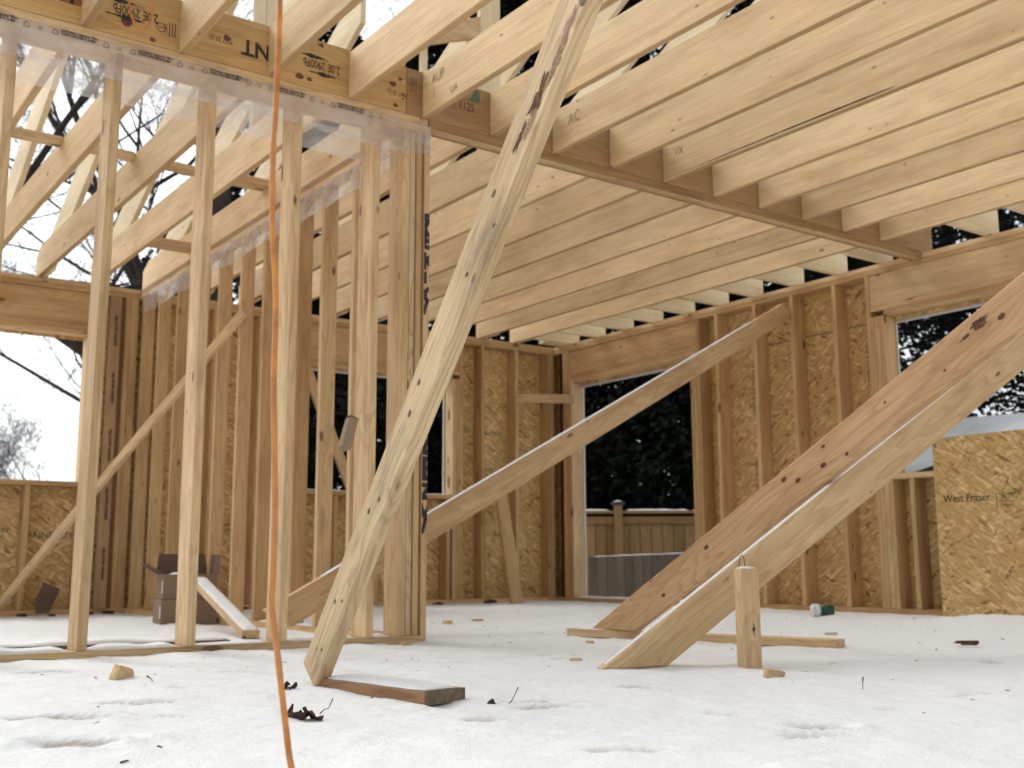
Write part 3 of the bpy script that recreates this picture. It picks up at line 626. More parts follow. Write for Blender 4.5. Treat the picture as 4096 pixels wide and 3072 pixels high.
# loose panel closing the window's lower right
pn = prism('strand_board_panel', [(0, 0), (0, 1.22), (1.9, 1.22), (1.9, 0)], 0.011, frame((LX - .0125, .006, -.02), (0, -1, 0), (0, -0.032, 1)), M_osb, None, 0.0015)
tag(pn, 'pale printed strand board panel standing on the snow at the right edge', 'board panel')
PT = lambda y, z: frame((LX - .025, y, z), (0, -1, 0), (0, -0.02, 1))
text('West Fraser', 0.072, PT(-.055, .757), M_ink, pn, 0.93, bold=0.0008)
box('printed_bar', (LX - .0252, -.441, .70), (LX - .0240, -.437, .80), M_ink, pn, 'z', 0)
for z, s_, tx_ in ((.79, .018, 'RATED SHEATHING'), (.765, .03, '  2R32/2F16'), (.742, .018, 'PANNEAU OSB'), (.715, .018, '   EXPOSURE 1')): text(tx_, s_, PT(-.455, z), M_ink, pn, 0.9)
for z in (1.14, 1.02): box('staple_mark', (LX - .0252, -.575, z - .03), (LX - .0242, -.570, z + .03), M_wrap, pn, 'z', 0)

# ------------------------------------------------------------------ back wall
bw = thing('back_wall', 'rear outer wall of studs and strand board with two window openings', 'stud wall', (0, LY + .07, 0))
def bwb(name, x0, x1, z0, z1, mat=M_inner, ax='z', y0=LY, y1=LY + TH): return box(name, (x0, y0, z0), (x1, y1, z1), mat, bw, ax, 0.003)
XE = LX - .001
bwb('bottom_plate', -5, XE, -0.012, 0.036, ax='x'); bwb('top_plate', -5, XE, 2.457, 2.4945, ax='x'); bwb('top_plate', -5, XE, 2.4955, 2.532, M_pale, 'x')
for x in (3.211, 3.616, 1.25, 0.92, 0.52, 0.12): bwb('stud', x, x + .038, 0.036, 2.457)
for x0, x1 in ((4.02, 4.056), (4.058, 4.094), (2.958, 2.995), (-.435, -.397), (-.20, -.162), (-.16, -.1), (-.006, .032)): bwb('stud', x0, x1, 0.036, 2.457)
bwb('jack_stud', 2.881, 2.918, .036, 2.10, M_stud); bwb('jack_stud', 2.9195, 2.957, .036, 2.10); bwb('jack_stud', 1.312, 1.35, .036, 2.10); bwb('jack_stud', -.475, -.437, .036, 2.12)
bwb('header', 1.312, 2.957, 2.178, 2.456, M_inner, 'x', LY + .01, LY + TH - .01); bwb('header_plate', 1.312, 2.957, 2.14, 2.177, ax='x'); bwb('header_plate', 1.351, 2.88, 2.102, 2.139, ax='x')
bwb('sill', 1.351, 2.88, .957, .995, M_inner, 'x')
for x in (1.66, 2.06, 2.46, 2.82): bwb('cripple_stud', x, x + .038, .036, .956)
bwb('header', -3.5, -.437, 2.20, 2.456, M_inner, 'x', LY + .02, LY + TH - .01); bwb('header_plate', -3.5, -.437, 2.16, 2.198, M_inner, 'x'); bwb('header_plate', -3.5, -.476, 2.121, 2.159, M_inner, 'x')
bwb('sill', -3.5, -.476, .947, .985, M_inner, 'x')
for x in (-.86, -1.26, -1.67): bwb('cripple_stud', x, x + .038, .036, .946)
OY = LY + TH + .001
bsheet = lambda x0, x1, z0, z1: prism('sheathing', [(0, 0), (x1 - x0, 0), (x1 - x0, z1 - z0), (0, z1 - z0)], 0.011, frame((x0, OY + .011, z0), (1, 0, 0), (0, 0, 1)), M_osb, bw, 0)
bsheet(2.883, 4.235, -.3, 2.5); bsheet(-.474, 1.349, -.3, 2.5); bsheet(1.35, 2.882, 2.08, 2.5); bsheet(1.35, 2.882, -.3, .97); bsheet(-5, -.475, 2.10, 2.5); bsheet(-5, -.475, -.3, .96)
bwb('wrap_edge', 1.352, 2.88, 2.065, 2.079, M_wrap, 'x', OY, OY + .02); bwb('wrap_edge', 2.868, 2.8815, .99, 2.064, M_wrap, 'z', OY, OY + .02)
snowcap('snow_cap', (1.36, LY + .07, .994), (2.87, LY + .07, .994), .12, .012, bw, (0, 1, 0), 33)
BT = lambda x, z: frame((x, OY - .0016, z), (1, 0, 0), (0, 0, 1))
text('West Fraser', 0.075, BT(-.39, 1.69), M_ink, bw, 0.95); text('West Fraser', 0.075, BT(-1.28, .60), M_ink, bw, 0.95); text('PANNEAU OSB', 0.075, BT(-.84, .56), M_ink2, bw, 0.95)
for x, z in ((1.70, .60), (1.98, .42), (2.98, 1.62), (3.34, 1.60), (3.45, .62)): text('RATED', 0.07, BT(x, z), M_ink2, bw, 0.9)
text('West Fraser', 0.08, frame((.66, OY - .0016, 1.75), (0, 0, -1), (1, 0, 0)), M_ink, bw, 0.95); text('OSB', 0.1, BT(.28, 1.15), M_ink2, bw, 0.95); text('OSB', 0.1, BT(.29, .82), M_ink2, bw, 0.95)
# wrapped post in the left rear corner
cp = box('wrapped_corner_stud', (-.335, LY - .05, .036), (-.245, LY - .002, 2.457), M_wrap, None, 'z'); 
cp.data.materials.clear(); cp.data.materials.append(M_film2); box('stud', (-.330, LY - .045, .036), (-.25, LY - .006, 2.456), M_inner, cp, 'z')
tag(cp, 'stud sleeved in printed purple tinted film in the left rear corner', 'stud')
for i in range(5): text('polytarp vapour film', 0.033, frame((-.277, LY - .0515, .25 + i * .45), (0, 0, 1), (-1, 0, 0)), M_inkp, cp, 0.9, bold=.001)

# ------------------------------------------------------------------ braces
def brace(name, p0, p1, wd, t, wdir, mat, label, **kw):
    o = board(name, p0, p1, wd, t, wdir, mat, None, 0.005, **kw); return tag(o, label, 'brace', 'diagonal braces')
b1a, b1b = V((-1.213, -1.358, 0.032)), V((-1.262, -3.56, 2.62))
b1 = brace('diagonal_brace', b1a, b1b, 0.106, 0.045, (0, 1, 1), M_brace, 'weathered knotty brace leaning towards the viewer in the foreground, foot in the snow', bow=0.012)
def knot(parent, s, y, side, r, col=M_bark, ex=1.6, seed=0):
    """knot or bark pocket on a board, s metres along, y across; side +1/-1 = local Z face"""
    bm = bmesh.new(); n = 36; c = bm.verts.new((0, 0, .0012)); ring = []; wob = .3 if ex < 2.5 else 1.0
    for a in range(n):
        q = 2 * math.pi * a / n; rr = r * (1 + wob * noise.noise(V((math.cos(q) * 2, math.sin(q) * 2, seed))) + wob * .5 * noise.noise(V((math.cos(q) * 7, math.sin(q) * 7, seed))))
        ring.append(bm.verts.new((math.cos(q) * rr * ex, math.sin(q) * rr, 0)))
    for a in range(n): bm.faces.new((c, ring[a], ring[(a + 1) % n]))
    M0 = WM[parent] @ (Matrix.Translation((s, y, side * ((0.0225 if parent is b1 else 0.019) + .0006))) @ (Matrix.Rotation(math.pi, 4, 'X') if side < 0 else Matrix.Identity(4)))
    return put('bark_pocket' if r > .006 and ex > 2.5 else 'knot', mesh_from(bm, smooth=True), col, M0, parent)
M_pitch = plain('resin_stain', (0.30, 0.13, 0.035), 0.5, 0.4, 0.5, 60)
M_stain = plain('brown_scuff', (0.34, 0.235, 0.14), 0.8, 0.2, 0.5, 90, col2=(0.20, 0.12, 0.065))
M_knot = plain('knot_wood', (0.15, 0.085, 0.045), 0.6, 0.3, 0.5, 90)
M_knotr = plain('red_knot_wood', (0.16, 0.065, 0.03), 0.6, 0.3, 0.5, 60)
# which local Z side of the brace faces the viewer (-X)
sZ = 1 if (WM[b1].to_3x3() @ V((0, 0, 1))).x < 0 else -1
B1 = [(.28, .012, .006, M_knot, 1.8), (.31, -.02, .005, M_knot, 1.8), (.60, .02, .007, M_knot, 1.8), (.66, -.005, .006, M_knot, 2.2), (.93, .01, .008, M_knot, 1.8), (1.02, .022, .007, M_knot, 1.8), (1.35, .0, .006, M_knot, 1.6),
      (1.56, .02, .007, M_knot, 2.0), (1.82, -.004, .011, M_bark, 4.5), (1.71, .004, .007, M_bark, 5.0), (1.97, -.012, .010, M_pitch, 5.0), (2.05, -.028, .011, M_knot, 1.4), (2.17, -.012, .010, M_brace, 3.0), (2.27, -.006, .008, M_pitch, 4.0), (2.37, .0, .007, M_pitch, 3.0), (2.58, .02, .009, M_knot, 1.9), (2.12, -.02, .013, M_stain, 4.2), (2.22, .0, .012, M_stain, 4.5), (1.90, -.02, .011, M_stain, 4.0), (2.33, -.01, .010, M_stain, 3.6), (1.75, -.012, .008, M_stain, 4.0), (1.50, -.03, .006, M_knot, 1.5), (.12, -.015, .005, M_knot, 1.6), (.10, .01, .004, M_knot, 1.6)]
for i, (s, y, r_, m_, ex) in enumerate(B1): knot(b1, s, y, sZ, r_ * (.8 if s < 1.6 else 1.15), m_, ex, i)
def capon(br, s0, s1, wd_, h_, seed, half, nx=100):
    Mx = WM[br]; L_ = s1 - s0; yy = half - .0005
    return snowcap('snow_cap', Mx @ V((s0, yy, 0)), Mx @ V((s1, yy, 0)), wd_, h_, br, (Mx.to_3x3() @ V((0, 0, 1))), seed, nx=nx)
b2 = brace('diagonal_brace', (-.50, .53, .105), (4.085, 1.222, 2.345), 0.14, 0.038, (0, 0, 1), M_pale, 'long board brace running from the cross partition foot up to the right wall', cut0=-.05, cut1=.07)
capon(b2, .3, 4.6, .036, .004, 41, .07)
b3a = brace('diagonal_brace', (.90, -.288, .040), (.895, -3.70, 1.93), 0.159, 0.038, (0, 0, 1), M_red, 'reddish knotty plank brace at right, the upper one, standing on the floor stick', cut0=-.143)
b3 = brace('diagonal_brace', (-.075, -1.490, .001), (4.06, -1.988, 2.478), 0.145, 0.038, (0, 0, 1), M_pale, 'pale snow edged plank brace at right, the lower one, held by the stake', cut0=-.121)
capon(b3, -.10, 4.2, .022, .0022, 42, .0725, 190)
sR = 1 if (WM[b3a].to_3x3() @ V((0, 0, 1))).x < 0 else -1
for i, (s, y, r_, ex) in enumerate(((.40, -.03, .011, 1.5), (.75, .03, .012, 1.6), (1.28, .05, .012, 1.5), (1.34, .0, .012, 1.6), (1.52, .055, .008, 1.6), (1.48, -.02, .012, 1.6), (1.60, -.05, .009, 1.4), (1.85, .03, .006, 1.5), (2.32, .035, .02, 1.7), (2.40, .0, .013, 1.5), (2.12, -.03, .006, 1.5))):
    knot(b3a, s, y * .85, sR, r_ * .8, M_knotr, ex, i + 30)
knot(b3a, 2.32, .040, sR, .011, M_leaf, 3.6, 77); knot(b3a, 2.25, .025, sR, .007, M_leaf, 2.6, 78)
fs = board('floor_stick', (.86, .0, .018), (1.21, -1.375, .018), .038, .089, (0, 0, 1), M_pale); tag(fs, 'long stick lying on the snow under the feet of the right braces', 'stick of lumber')
snowcap('snow_cap', (.865, -.03, .036), (1.0, -.56, .036), .08, .006, fs, None, 43)
# stake
st = box('brace_stake', (.212, -1.748, -.03), (.301, -1.710, .338), M_pale, None, 'z', 0.003); tag(st, 'short upright stake with a snow cap and a bent nail holding the pale brace', 'stake')
sc_ = snowcap('snow_cap', (.216, -1.729, .337), (.292, -1.729, .337), .036, .014, st, (0, 1, 0), 44, .02, 10)
tube('nail', [(.262, -1.72, .335), (.259, -1.718, .372), (.252, -1.714, .386), (.246, -1.712, .380), (.243, -1.708, .34)], .0016, M_nail, st, 6)
bm = bmesh.new()
for a, L_ in ((.1, .05), (1.6, .022), (3.3, .045), (4.8, .02), (2.6, .02), (5.6, .018)):
    bm.faces.new([bm.verts.new(c) for c in ((math.cos(a + 1.57) * .003, math.sin(a + 1.57) * .003, 0), (math.cos(a) * L_ * .7, math.sin(a) * L_ * .7 * .9, 0), (-math.cos(a + 1.57) * .003, -math.sin(a + 1.57) * .003, 0))])
put('cracked_knot', mesh_from(bm), M_leaf, frame((.262, -1.7495, .13), (0, 0, 1), (-1, 0, 0)), st)
# floor board under the foreground brace
fb_ = board('foot_block', (-1.155, -1.37, .012), (-1.09, -1.885, .012), .14, .034, (1, 0, 0), M_foot); tag(fb_, 'short snow covered board on the floor at the foot of the foreground brace', 'board')
endc = board('end_grain', (-1.0905, -1.884, .012), (-1.0902, -1.8862, .012), .138, .036, (1, 0, 0), M_end, fb_, 0)
snowcap('snow_cap', (-1.155, -1.40, .030), (-1.093, -1.872, .030), .135, .012, fb_, None, 45, .05)

# thin brace in the left room
b4 = brace('diagonal_brace', (-1.06, 4.16, .0), (-.118, 2.02, 1.93), .055, .038, (0, 0, 1), M_pale, 'thin pale brace rising across the left room behind the partition', bow=.006)
b4.data.materials.clear(); b4.data.materials.append(M_pale)
b5 = brace('diagonal_brace', (1.95, 3.70, .03), (1.13, 4.21, 2.50), .089, .038, (1, 0, 0), M_pale, 'brace slanting down across the middle window behind the partitions')
sb = board('snowy_board', (-.515, .80, .02), (-.36, 1.98, .27), .089, .038, (1, 0, 0), M_stud); tag(sb, 'snow covered stick leaning on the cardboard boxes behind the partition', 'stick of lumber')
snowcap('snow_cap', V((-.515, .80, .02)) + V((0, 0, .018)), V((-.36, 1.98, .27)) + V((0, 0, .018)), .084, .012, sb, None, 46)
lbz = board('leaning_board', (3.30, 3.83, .0), (3.37, 4.235, 1.26), .135, .03, (1, 0, 0), M_inner, bow=.004); tag(lbz, 'weathered board leaning against the back wall left of the corner', 'board')
hb_ = board('corner_stick', (3.60, 4.245, 1.965), (4.105, 3.95, 1.965), .089, .030, (0, 0, 1), M_stud, bow=.004); tag(hb_, 'rough stick nailed level across the far corner', 'stick of lumber')
nb = board('wood_block', (-.452, -.024, .862), (-.405, -.012, 1.01), .055, .045, (0, 1, 0), M_block, bev=.008); tag(nb, 'small weathered block fixed to the partition stud beside the foreground brace', 'wood block')
board('end_grain', (-.4048, -.012, 1.0105), (-.4042, -.012, 1.012), .053, .043, (0, 1, 0), M_end, nb, 0)
pk = board('floor_plank', (-2.4, .60, .010), (-.80, .40, .010), .17, .045, (0, 1, 0), M_grey); tag(pk, 'dark plank under snow lying just behind the left partition', 'plank')
snowcap('snow_cap', (-2.4, .60, .033), (-.82, .405, .033), .165, .022, pk, None, 47)

# ------------------------------------------------------------------ boxes, cup and litter
def carton(name, x, y, z, sx, sy, sz, rot, label, open_=False):
    t_ = thing(name, label, 'cardboard box', (x, y, z), 'stacked cartons'); R_ = Matrix.Translation((x, y, z)) @ Matrix.Rotation(rot, 4, 'Z')
    bm = bmesh.new(); th = .006
    def q(a, b_, c, d): bm.faces.new([bm.verts.new(v) for v in (a, b_, c, d)])
    o = [(0, 0), (sx, 0), (sx, sy), (0, sy)]; i_ = [(th, th), (sx - th, th), (sx - th, sy - th), (th, sy - th)]
    for k in range(4):
        a, b_ = o[k], o[(k + 1) % 4]; c, d = i_[k], i_[(k + 1) % 4]
        q(a + (0,), b_ + (0,), b_ + (sz,), a + (sz,)); q(d + (th,), c + (th,), c + (sz,), d + (sz,)); q(a + (sz,), b_ + (sz,), d + (sz,), c + (sz,))
    q(*[p + (0,) for p in o]); q(*[p + (th,) for p in i_])
    if not open_: q(*[p + (sz - .0015,) for p in i_]); 
    bmesh.ops.recalc_face_normals(bm, faces=bm.faces); put('box_body', mesh_from(bm), M_card, R_, t_)
    put_l = prism('label', [(0, 0), (.03, 0), (.03, .075), (0, .075)], .001, R_ @ frame((-.0012, .045, .035), (0, -1, 0), (0, 0, 1)), M_label, t_, 0)
    return t_, R_
c1, R1 = carton('cardboard_box', -.450, 2.345, 0, .335, .30, .150, -.16, 'lower closed brown carton on the snow behind the partition')
c2, R2 = carton('cardboard_box', -.440, 2.350, .152, .325, .29, .150, -.16, 'upper open brown carton with flaps up, snow inside', True)
for nm, org, dx, dy, L_, h_ in (('flap', (0, 0, .15), (0, 1, 0), (-.75, 0, .45), .28, .12), ('flap', (0, .29, .15), (1, 0, 0), (0, .25, 1), .32, .13), ('flap', (.325, .0, .15), (0, 1, 0), (.1, 0, 1), .29, .12)):
    prism(nm, [(0, 0), (L_, 0), (L_ - .015, h_), (.015, h_)], .004, R2 @ frame(org, dx, dy), M_cardd, c2, 0)
snowcap('snow_cap', R2 @ V((.02, .14, .11)), R2 @ V((.30, .14, .11)), .24, .045, c2, None, 48)
lc = prism('leaning_cardboard', [(0, 0), (.09, .0), (.17, .17), (.055, .225), (.0, .10)], .01, frame((-.76, 4.15, .02), (1, 0, 0), (0, .25, 1)), M_cardd); tag(lc, 'crumpled dark cardboard scrap against the back wall at left', 'cardboard scrap')
cup = thing('paper_cup', 'green and white takeaway cup lying on its side by the right wall', 'cup', (3.42, .43, .03))
def cone(name, a, b_, ra, rb, mat, par): tube(name, [a, b_], [ra, rb], mat, par, 20)
ca, cb_ = V((3.33, .50, .042)), V((3.44, .41, .042)); cd = (cb_ - ca)
tube('cup_body', [ca + cd * .36, cb_], [.040, .031], M_cup, cup, 20); tube('cup_rim', [ca + cd * .10, ca + cd * .36], [.043, .0405], M_cupw, cup, 20); tube('lid', [ca - cd * .03, ca + cd * .099], [.036, .045], M_cupw, cup, 20)

def chunk(name, loc, size, mat, label, cat, seed, rot=(0, 0, 0), grp='wood scraps on the snow'):
    bm = bmesh.new(); bmesh.ops.create_cube(bm, size=1); bmesh.ops.subdivide_edges(bm, edges=bm.edges, cuts=2, use_grid_fill=True)
    for v in bm.verts:
        c = V(v.co); v.co = V((c.x * size[0], c.y * size[1], c.z * size[2])) * (1 + .22 * noise.noise(c * 2.3 + V((seed, seed * 2, 0))))
    o = put(name, mesh_from(bm), mat, Matrix.Translation(loc) @ Matrix.Rotation(rot[2], 4, 'Z') @ Matrix.Rotation(rot[1], 4, 'Y') @ Matrix.Rotation(rot[0], 4, 'X')); return tag(o, label, cat, grp)
chunk('wood_scrap', (-1.612, -.80, .016), (.055, .035, .05), M_pale, 'split offcut standing tilted on the snow in front of the left partition', 'wood scrap', 1, (0, .35, .3))
chunk('wood_scrap', (-1.655, .10, .012), (.065, .03, .016), M_pale, 'small curled offcut lying beside the left end of the bottom plate', 'wood scrap', 2, (0, 0, .1))
chunk('wood_scrap', (.907, 1.243, .010), (.05, .04, .03), M_pale, 'small square offcut on the snow just right of the partition end', 'wood scrap', 3, (0, 0, .4))
chunk('wood_scrap', (1.29, 1.488, .006), (.07, .03, .012), M_pale, 'thin flat chip further back to the right of the partition end', 'wood scrap', 4, (0, 0, -.3))
chunk('wood_scrap', (-.134, -.045, .008), (.045, .03, .014), M_pale, 'flat chip against the bottom plate near the partition end', 'wood scrap', 5)
chunk('wood_scrap', (-.065, -1.167, .006), (.045, .02, .011), M_pale, 'small chip to the left of the pale brace foot', 'wood scrap', 6, (0, 0, -.5))
chunk('wood_scrap', (.565, -.495, .006), (.035, .02, .011), M_pale, 'tiny reddish chip left of the floor stick', 'wood scrap', 7)
chunk('wood_scrap', (.028, -2.035, .012), (.055, .04, .028), M_pale, 'rounded splintered chunk on the snow in front of the stake', 'wood scrap', 8, (0, .15, -.6))
chunk('wood_scrap', (1.847, -.821, .008), (.06, .018, .013), M_pale, 'small stick chip behind the right end of the floor stick', 'wood scrap', 9, (0, 0, -.6))
chunk('wood_scrap', (.225, -1.96, .0), (.075, .03, .007), M_grey, 'flat sliver under snow beside the stake foot', 'wood scrap', 10, (0, 0, -.6))
# bark bundle and litter
bbn = thing('bark_bundle', 'bundle of brown bark strips lying on the snow at right', 'bark', (1.695, -1.643, .01), 'wood scraps on the snow')
for i in range(7):
    a = rnd.uniform(-.5, .1) - .55; L_ = rnd.uniform(.03, .055); p = V((1.695 + rnd.uniform(-.025, .025), -1.643 + rnd.uniform(-.02, .02), .010 + i * .0018)); d = V((math.cos(a), math.sin(a), rnd.uniform(-.1, .1)))
    board('bark_strip', p - d * L_, p + d * L_, .012, .004, (0, 0, 1) if i % 2 else (1, 1, 0), M_bark, bbn, .001)
def leaf(name, loc, s, rot, label, stem=None, n=3):
    t_ = thing(name, label, 'dead leaf', loc, 'dead leaves on the snow')
    for k in range(n):
        bm = bmesh.new(); rows = []
        for i in range(7):
            u_ = i / 6; wv = math.sin(math.pi * (u_ * .92 + .04)) * (.42 + .1 * math.sin(i * 2.1)); r_ = []
            for j in range(5):
                v_ = j / 4 * 2 - 1
                r_.append(bm.verts.new((s * (u_ - .5), s * wv * v_, s * (.32 * v_ * v_ * math.sin(u_ * 5 + k) + .20 * math.sin(u_ * 6 + k * 2) + .12 * noise.noise(V((u_ * 5, v_ * 4, k)))))))
            rows.append(r_)
        for i in range(6):
            for j in range(4): bm.faces.new((rows[i][j], rows[i + 1][j], rows[i + 1][j + 1], rows[i][j + 1]))
        M_ = Matrix.Translation(V(loc) + V((cr.x * (k - 1) * s * .55, cr.y * (k - 1) * s * .55, s * .22))) @ Matrix.Rotation(rot + k * 1.1, 4, 'Z') @ Matrix.Rotation(.6 * (-1) ** k, 4, 'X') @ Matrix.Rotation(.5 - .4 * k, 4, 'Y')
        put('leaf_blade', mesh_from(bm, smooth=True), M_leaf, M_, t_)
    if stem: tube('stem', stem, [.0016, .0012, .001, .0014], M_leaf, t_, 6)
leaf('dead_leaf', (-1.547, -1.987, .0), .046, .4, 'curled dark leaf cluster on the snow in front of the foreground brace', [(-1.51, -2.0, .012), (-1.500, -2.003, .022), (-1.491, -2.006, .024), (-1.482, -2.01, .046)])
leaf('dead_leaf', (-1.045, -2.07, -.008), .035, 1.4, 'leaf half buried in snow with an upright stem, right of the floor board', [(-1.03, -2.085, .004), (-1.022, -2.09, .014), (-1.015, -2.095, .03), (-1.008, -2.10, .048)], 1)
leaf('dead_leaf', (-1.30, -1.39, .0), .03, 2.2, 'small brown leaf tucked left of the foreground brace foot', None, 2)
for i, (p, L_, a, lab) in enumerate((((-.004, -2.389), .045, 1.2, 'short dark twig standing in the snow at right'), ((1.09, -1.53), .03, 2.2, 'tiny dark twig near the end of the floor stick'), ((1.98, -1.80), .05, .3, 'thin twig lying beside the bark bundle'),
        ((-1.55, -.93), .03, 2.6, 'hooked twig left of the foreground brace on open snow'), ((1.474, -1.645), .012, 0, 'dark speck of bark left of the bark bundle'), ((2.25, -1.5), .03, 2.4, 'curled brown twig at the far right of the snow'))):
    z0 = -.004; up = .8 if i in (0, 3) else .25
    o = tube('twig', [(p[0], p[1], z0), (p[0] + math.cos(a) * L_ * .4, p[1] + math.sin(a) * L_ * .1, z0 + L_ * up * .6), (p[0] + math.cos(a) * L_ * .9, p[1] + math.sin(a) * L_ * .2, z0 + L_ * up)], [.0012, .0012, .0028], M_leaf, None, 6); tag(o, lab, 'twig', 'twigs on the snow')
def specks():
    bm = bmesh.new(); r = random.Random(4)
    for i in range(260):
        x = r.uniform(-3.0, 3.9); y = r.uniform(-3.3, 3.8) if i % 3 else r.gauss(-.2, .5); z = snow_z(x, y)[0] + .001; s_ = r.uniform(.001, .0035) * (2.0 if i % 23 == 0 else 1); a = r.uniform(0, 6.28)
        d = V((math.cos(a), math.sin(a), r.uniform(-.3, .3))) * s_ * r.uniform(1, 3.5); e = V((-math.sin(a), math.cos(a), .3)) * s_ * .6; p = V((x, y, z)); u_ = V((0, 0, s_ * .5))
        q = [bm.verts.new(c) for c in (p - d - e, p + d - e * .6, p + d * .8 + e, p - d * .7 + e)]; t_ = [bm.verts.new(c + u_) for c in (p - d * .9 - e * .7, p + d * .9 - e * .5, p + d * .7 + e * .8, p - d * .6 + e * .8)]
        bm.faces.new(t_)
        for k in range(4): bm.faces.new((q[k], q[(k + 1) % 4], t_[(k + 1) % 4], t_[k]))
    tag(put('splinters', mesh_from(bm), M_bark), 'scattered splinters and leaf bits on the snow', None, None, 'stuff')
specks()
# scattered dark debris along the far walls
deb = thing('wall_litter', 'dark leaves and bark blown along the foot of the left back wall', 'litter', (-.3, 4.1, 0)); 
for i in range(26):
    x = rnd.uniform(-1.5, 3.9); y = 4.16 - abs(rnd.gauss(0, .1)); s = rnd.uniform(.015, .05)
    bm = bmesh.new(); bmesh.ops.create_icosphere(bm, subdivisions=1, radius=1)
    for v in bm.verts: v.co = V((v.co.x * s * 1.5, v.co.y * s, v.co.z * s * .5)) * (1 + .5 * noise.noise(v.co * 2 + V((i, 0, 0))))
    put('leaf_scrap', mesh_from(bm), M_leaf if i % 3 else M_bark, Matrix.Translation((x, y, .01)), deb)

# ------------------------------------------------------------------ orange cord
def smooth_path(pts, n=10):
    out = []; P = [V(p) for p in pts]; P = [P[0] * 2 - P[1]] + P + [P[-1] * 2 - P[-2]]
    for i in range(1, len(P) - 2):
        for k in range(n):
            t_ = k / n; a, b_, c, d = P[i - 1], P[i], P[i + 1], P[i + 2]
            out.append(.5 * ((2 * b_) + (c - a) * t_ + (2 * a - 5 * b_ + 4 * c - d) * t_ * t_ + (3 * b_ - a - 3 * c + d) * t_ ** 3))
    out.append(P[-2]); return out
cp_ = [(-2.10, -3.04, 1.9), (-2.124, -3.066, 1.5), (-2.121, -3.064, 1.143), (-2.112, -3.04, .99), (-2.113, -3.038, .934), (-2.105, -3.025, .83), (-2.087, -3.004, .726), (-2.086, -3.003, .621), (-2.078, -2.993, .534), (-2.066, -2.975, .43), (-2.058, -2.958, .36), (-2.055, -2.95, .30), (-2.043, -2.945, .238), (-2.025, -2.935, .15), (-2.009, -2.929, .074), (-1.995, -2.95, .012), (-2.03, -3.05, .004), (-2.12, -3.2, .004), (-2.3, -3.3, .004)]
sp_ = smooth_path(cp_, 10)
co = tube('extension_cord', sp_, [0.0040 + 0.0006 * max(0, min(1, (1.15 - p.z))) + 0.0003 * noise.noise(p * 30) for p in sp_], M_cord, None, 14); tag(co, 'orange extension cord hanging straight down in the left foreground', 'cord')
lp = smooth_path([(-1.53, -.13, 2.80), (-1.516, -.10, 2.672), (-1.500, -.09, 2.60), (-1.470, -.085, 2.553), (-1.436, -.085, 2.556), (-1.418, -.09, 2.60), (-1.409, -.10, 2.706), (-1.40, -.12, 2.80)], 10)
co = tube('cord_loop', lp, .0045, M_cord, None, 12); tag(co, 'loop of orange cord drooping in front of the yellow beam stamp', 'cord')

# ------------------------------------------------------------------ outside: fences, house
fe = thing('board_fence', 'brown board fence with a snowy cap rail seen through the doorway', 'fence', (6.8, 6.1, -.8))
F0, F1 = V((4.6, 7.65, 0)), V((10.5, 3.45, 0)); fd = (F1 - F0).normalized(); FL = (F1 - F0).length; fn = V((-fd.y, fd.x, 0))
s = 0
while s < FL:
    p = F0 + fd * s; board('picket', p + V((0, 0, -.85)), p + V((0, 0, .93)), .135, .02, fd, M_fence, fe, .003); s += .142
off = -fn * .035
board('rail', F0 + off + V((0, 0, .90)), F1 + off + V((0, 0, .90)), .09, .04, (0, 0, 1), M_fence, fe); board('cap_rail', F0 + V((0, 0, 1.0)) + off * .5, F1 + V((0, 0, 1.0)) + off * .5, .14, .035, fn, M_fence, fe)
pr = (V((6.618, 6.194, 0)) - F0).dot(fd)
for s in (pr - 2.4, pr, pr + 2.4, pr + 4.8):
    p = F0 + fd * s - fn * .07
    if 0 < s < FL: board('post', p + V((0, 0, -.85)), p + V((0, 0, 1.09)), .10, .10, fd, M_fence, fe); box('post_cap', p + V((-.07, -.07, 1.09)), p + V((.07, .07, 1.13)), M_capm, fe, 'x', .012); snowcap('snow_cap', p + V((-.05, 0, 1.128)), p + V((.05, 0, 1.128)), .1, .03, fe, None, 60)
for i, (a, b_) in enumerate(((0, pr - .1), (pr + .1, pr + .9), (pr + .95, pr + 1.35), (pr + 1.4, FL))): snowcap('snow_cap', F0 + fd * a + off * .5 + V((0, 0, 1.017)), F0 + fd * b_ + off * .5 + V((0, 0, 1.017)), .12, .03, fe, None, 61 + i, nx=int((b_ - a) / .06) + 4)
gf = thing('grey_screen', 'low grey weathered board screen standing outside the doorway', 'fence', (5.5, 4.6, -.8))
G0, G1 = V((5.22, 5.03, 0)), V((7.4, 3.45, 0)); gd = (G1 - G0).normalized(); GL = (G1 - G0).length; s = 0
while s < GL:
    p = G0 + gd * s; zt_ = .435 + .033 * s / 1.0
    board('picket', p + V((0, 0, -.85)), p + V((0, 0, zt_)), .098, .02, gd, M_grey, gf, .003); s += .1
snowcap('snow_cap', G0 + V((0, 0, .43)), G0 + gd * 1.8 + V((0, 0, .49)), .03, .012, gf, None, 66)

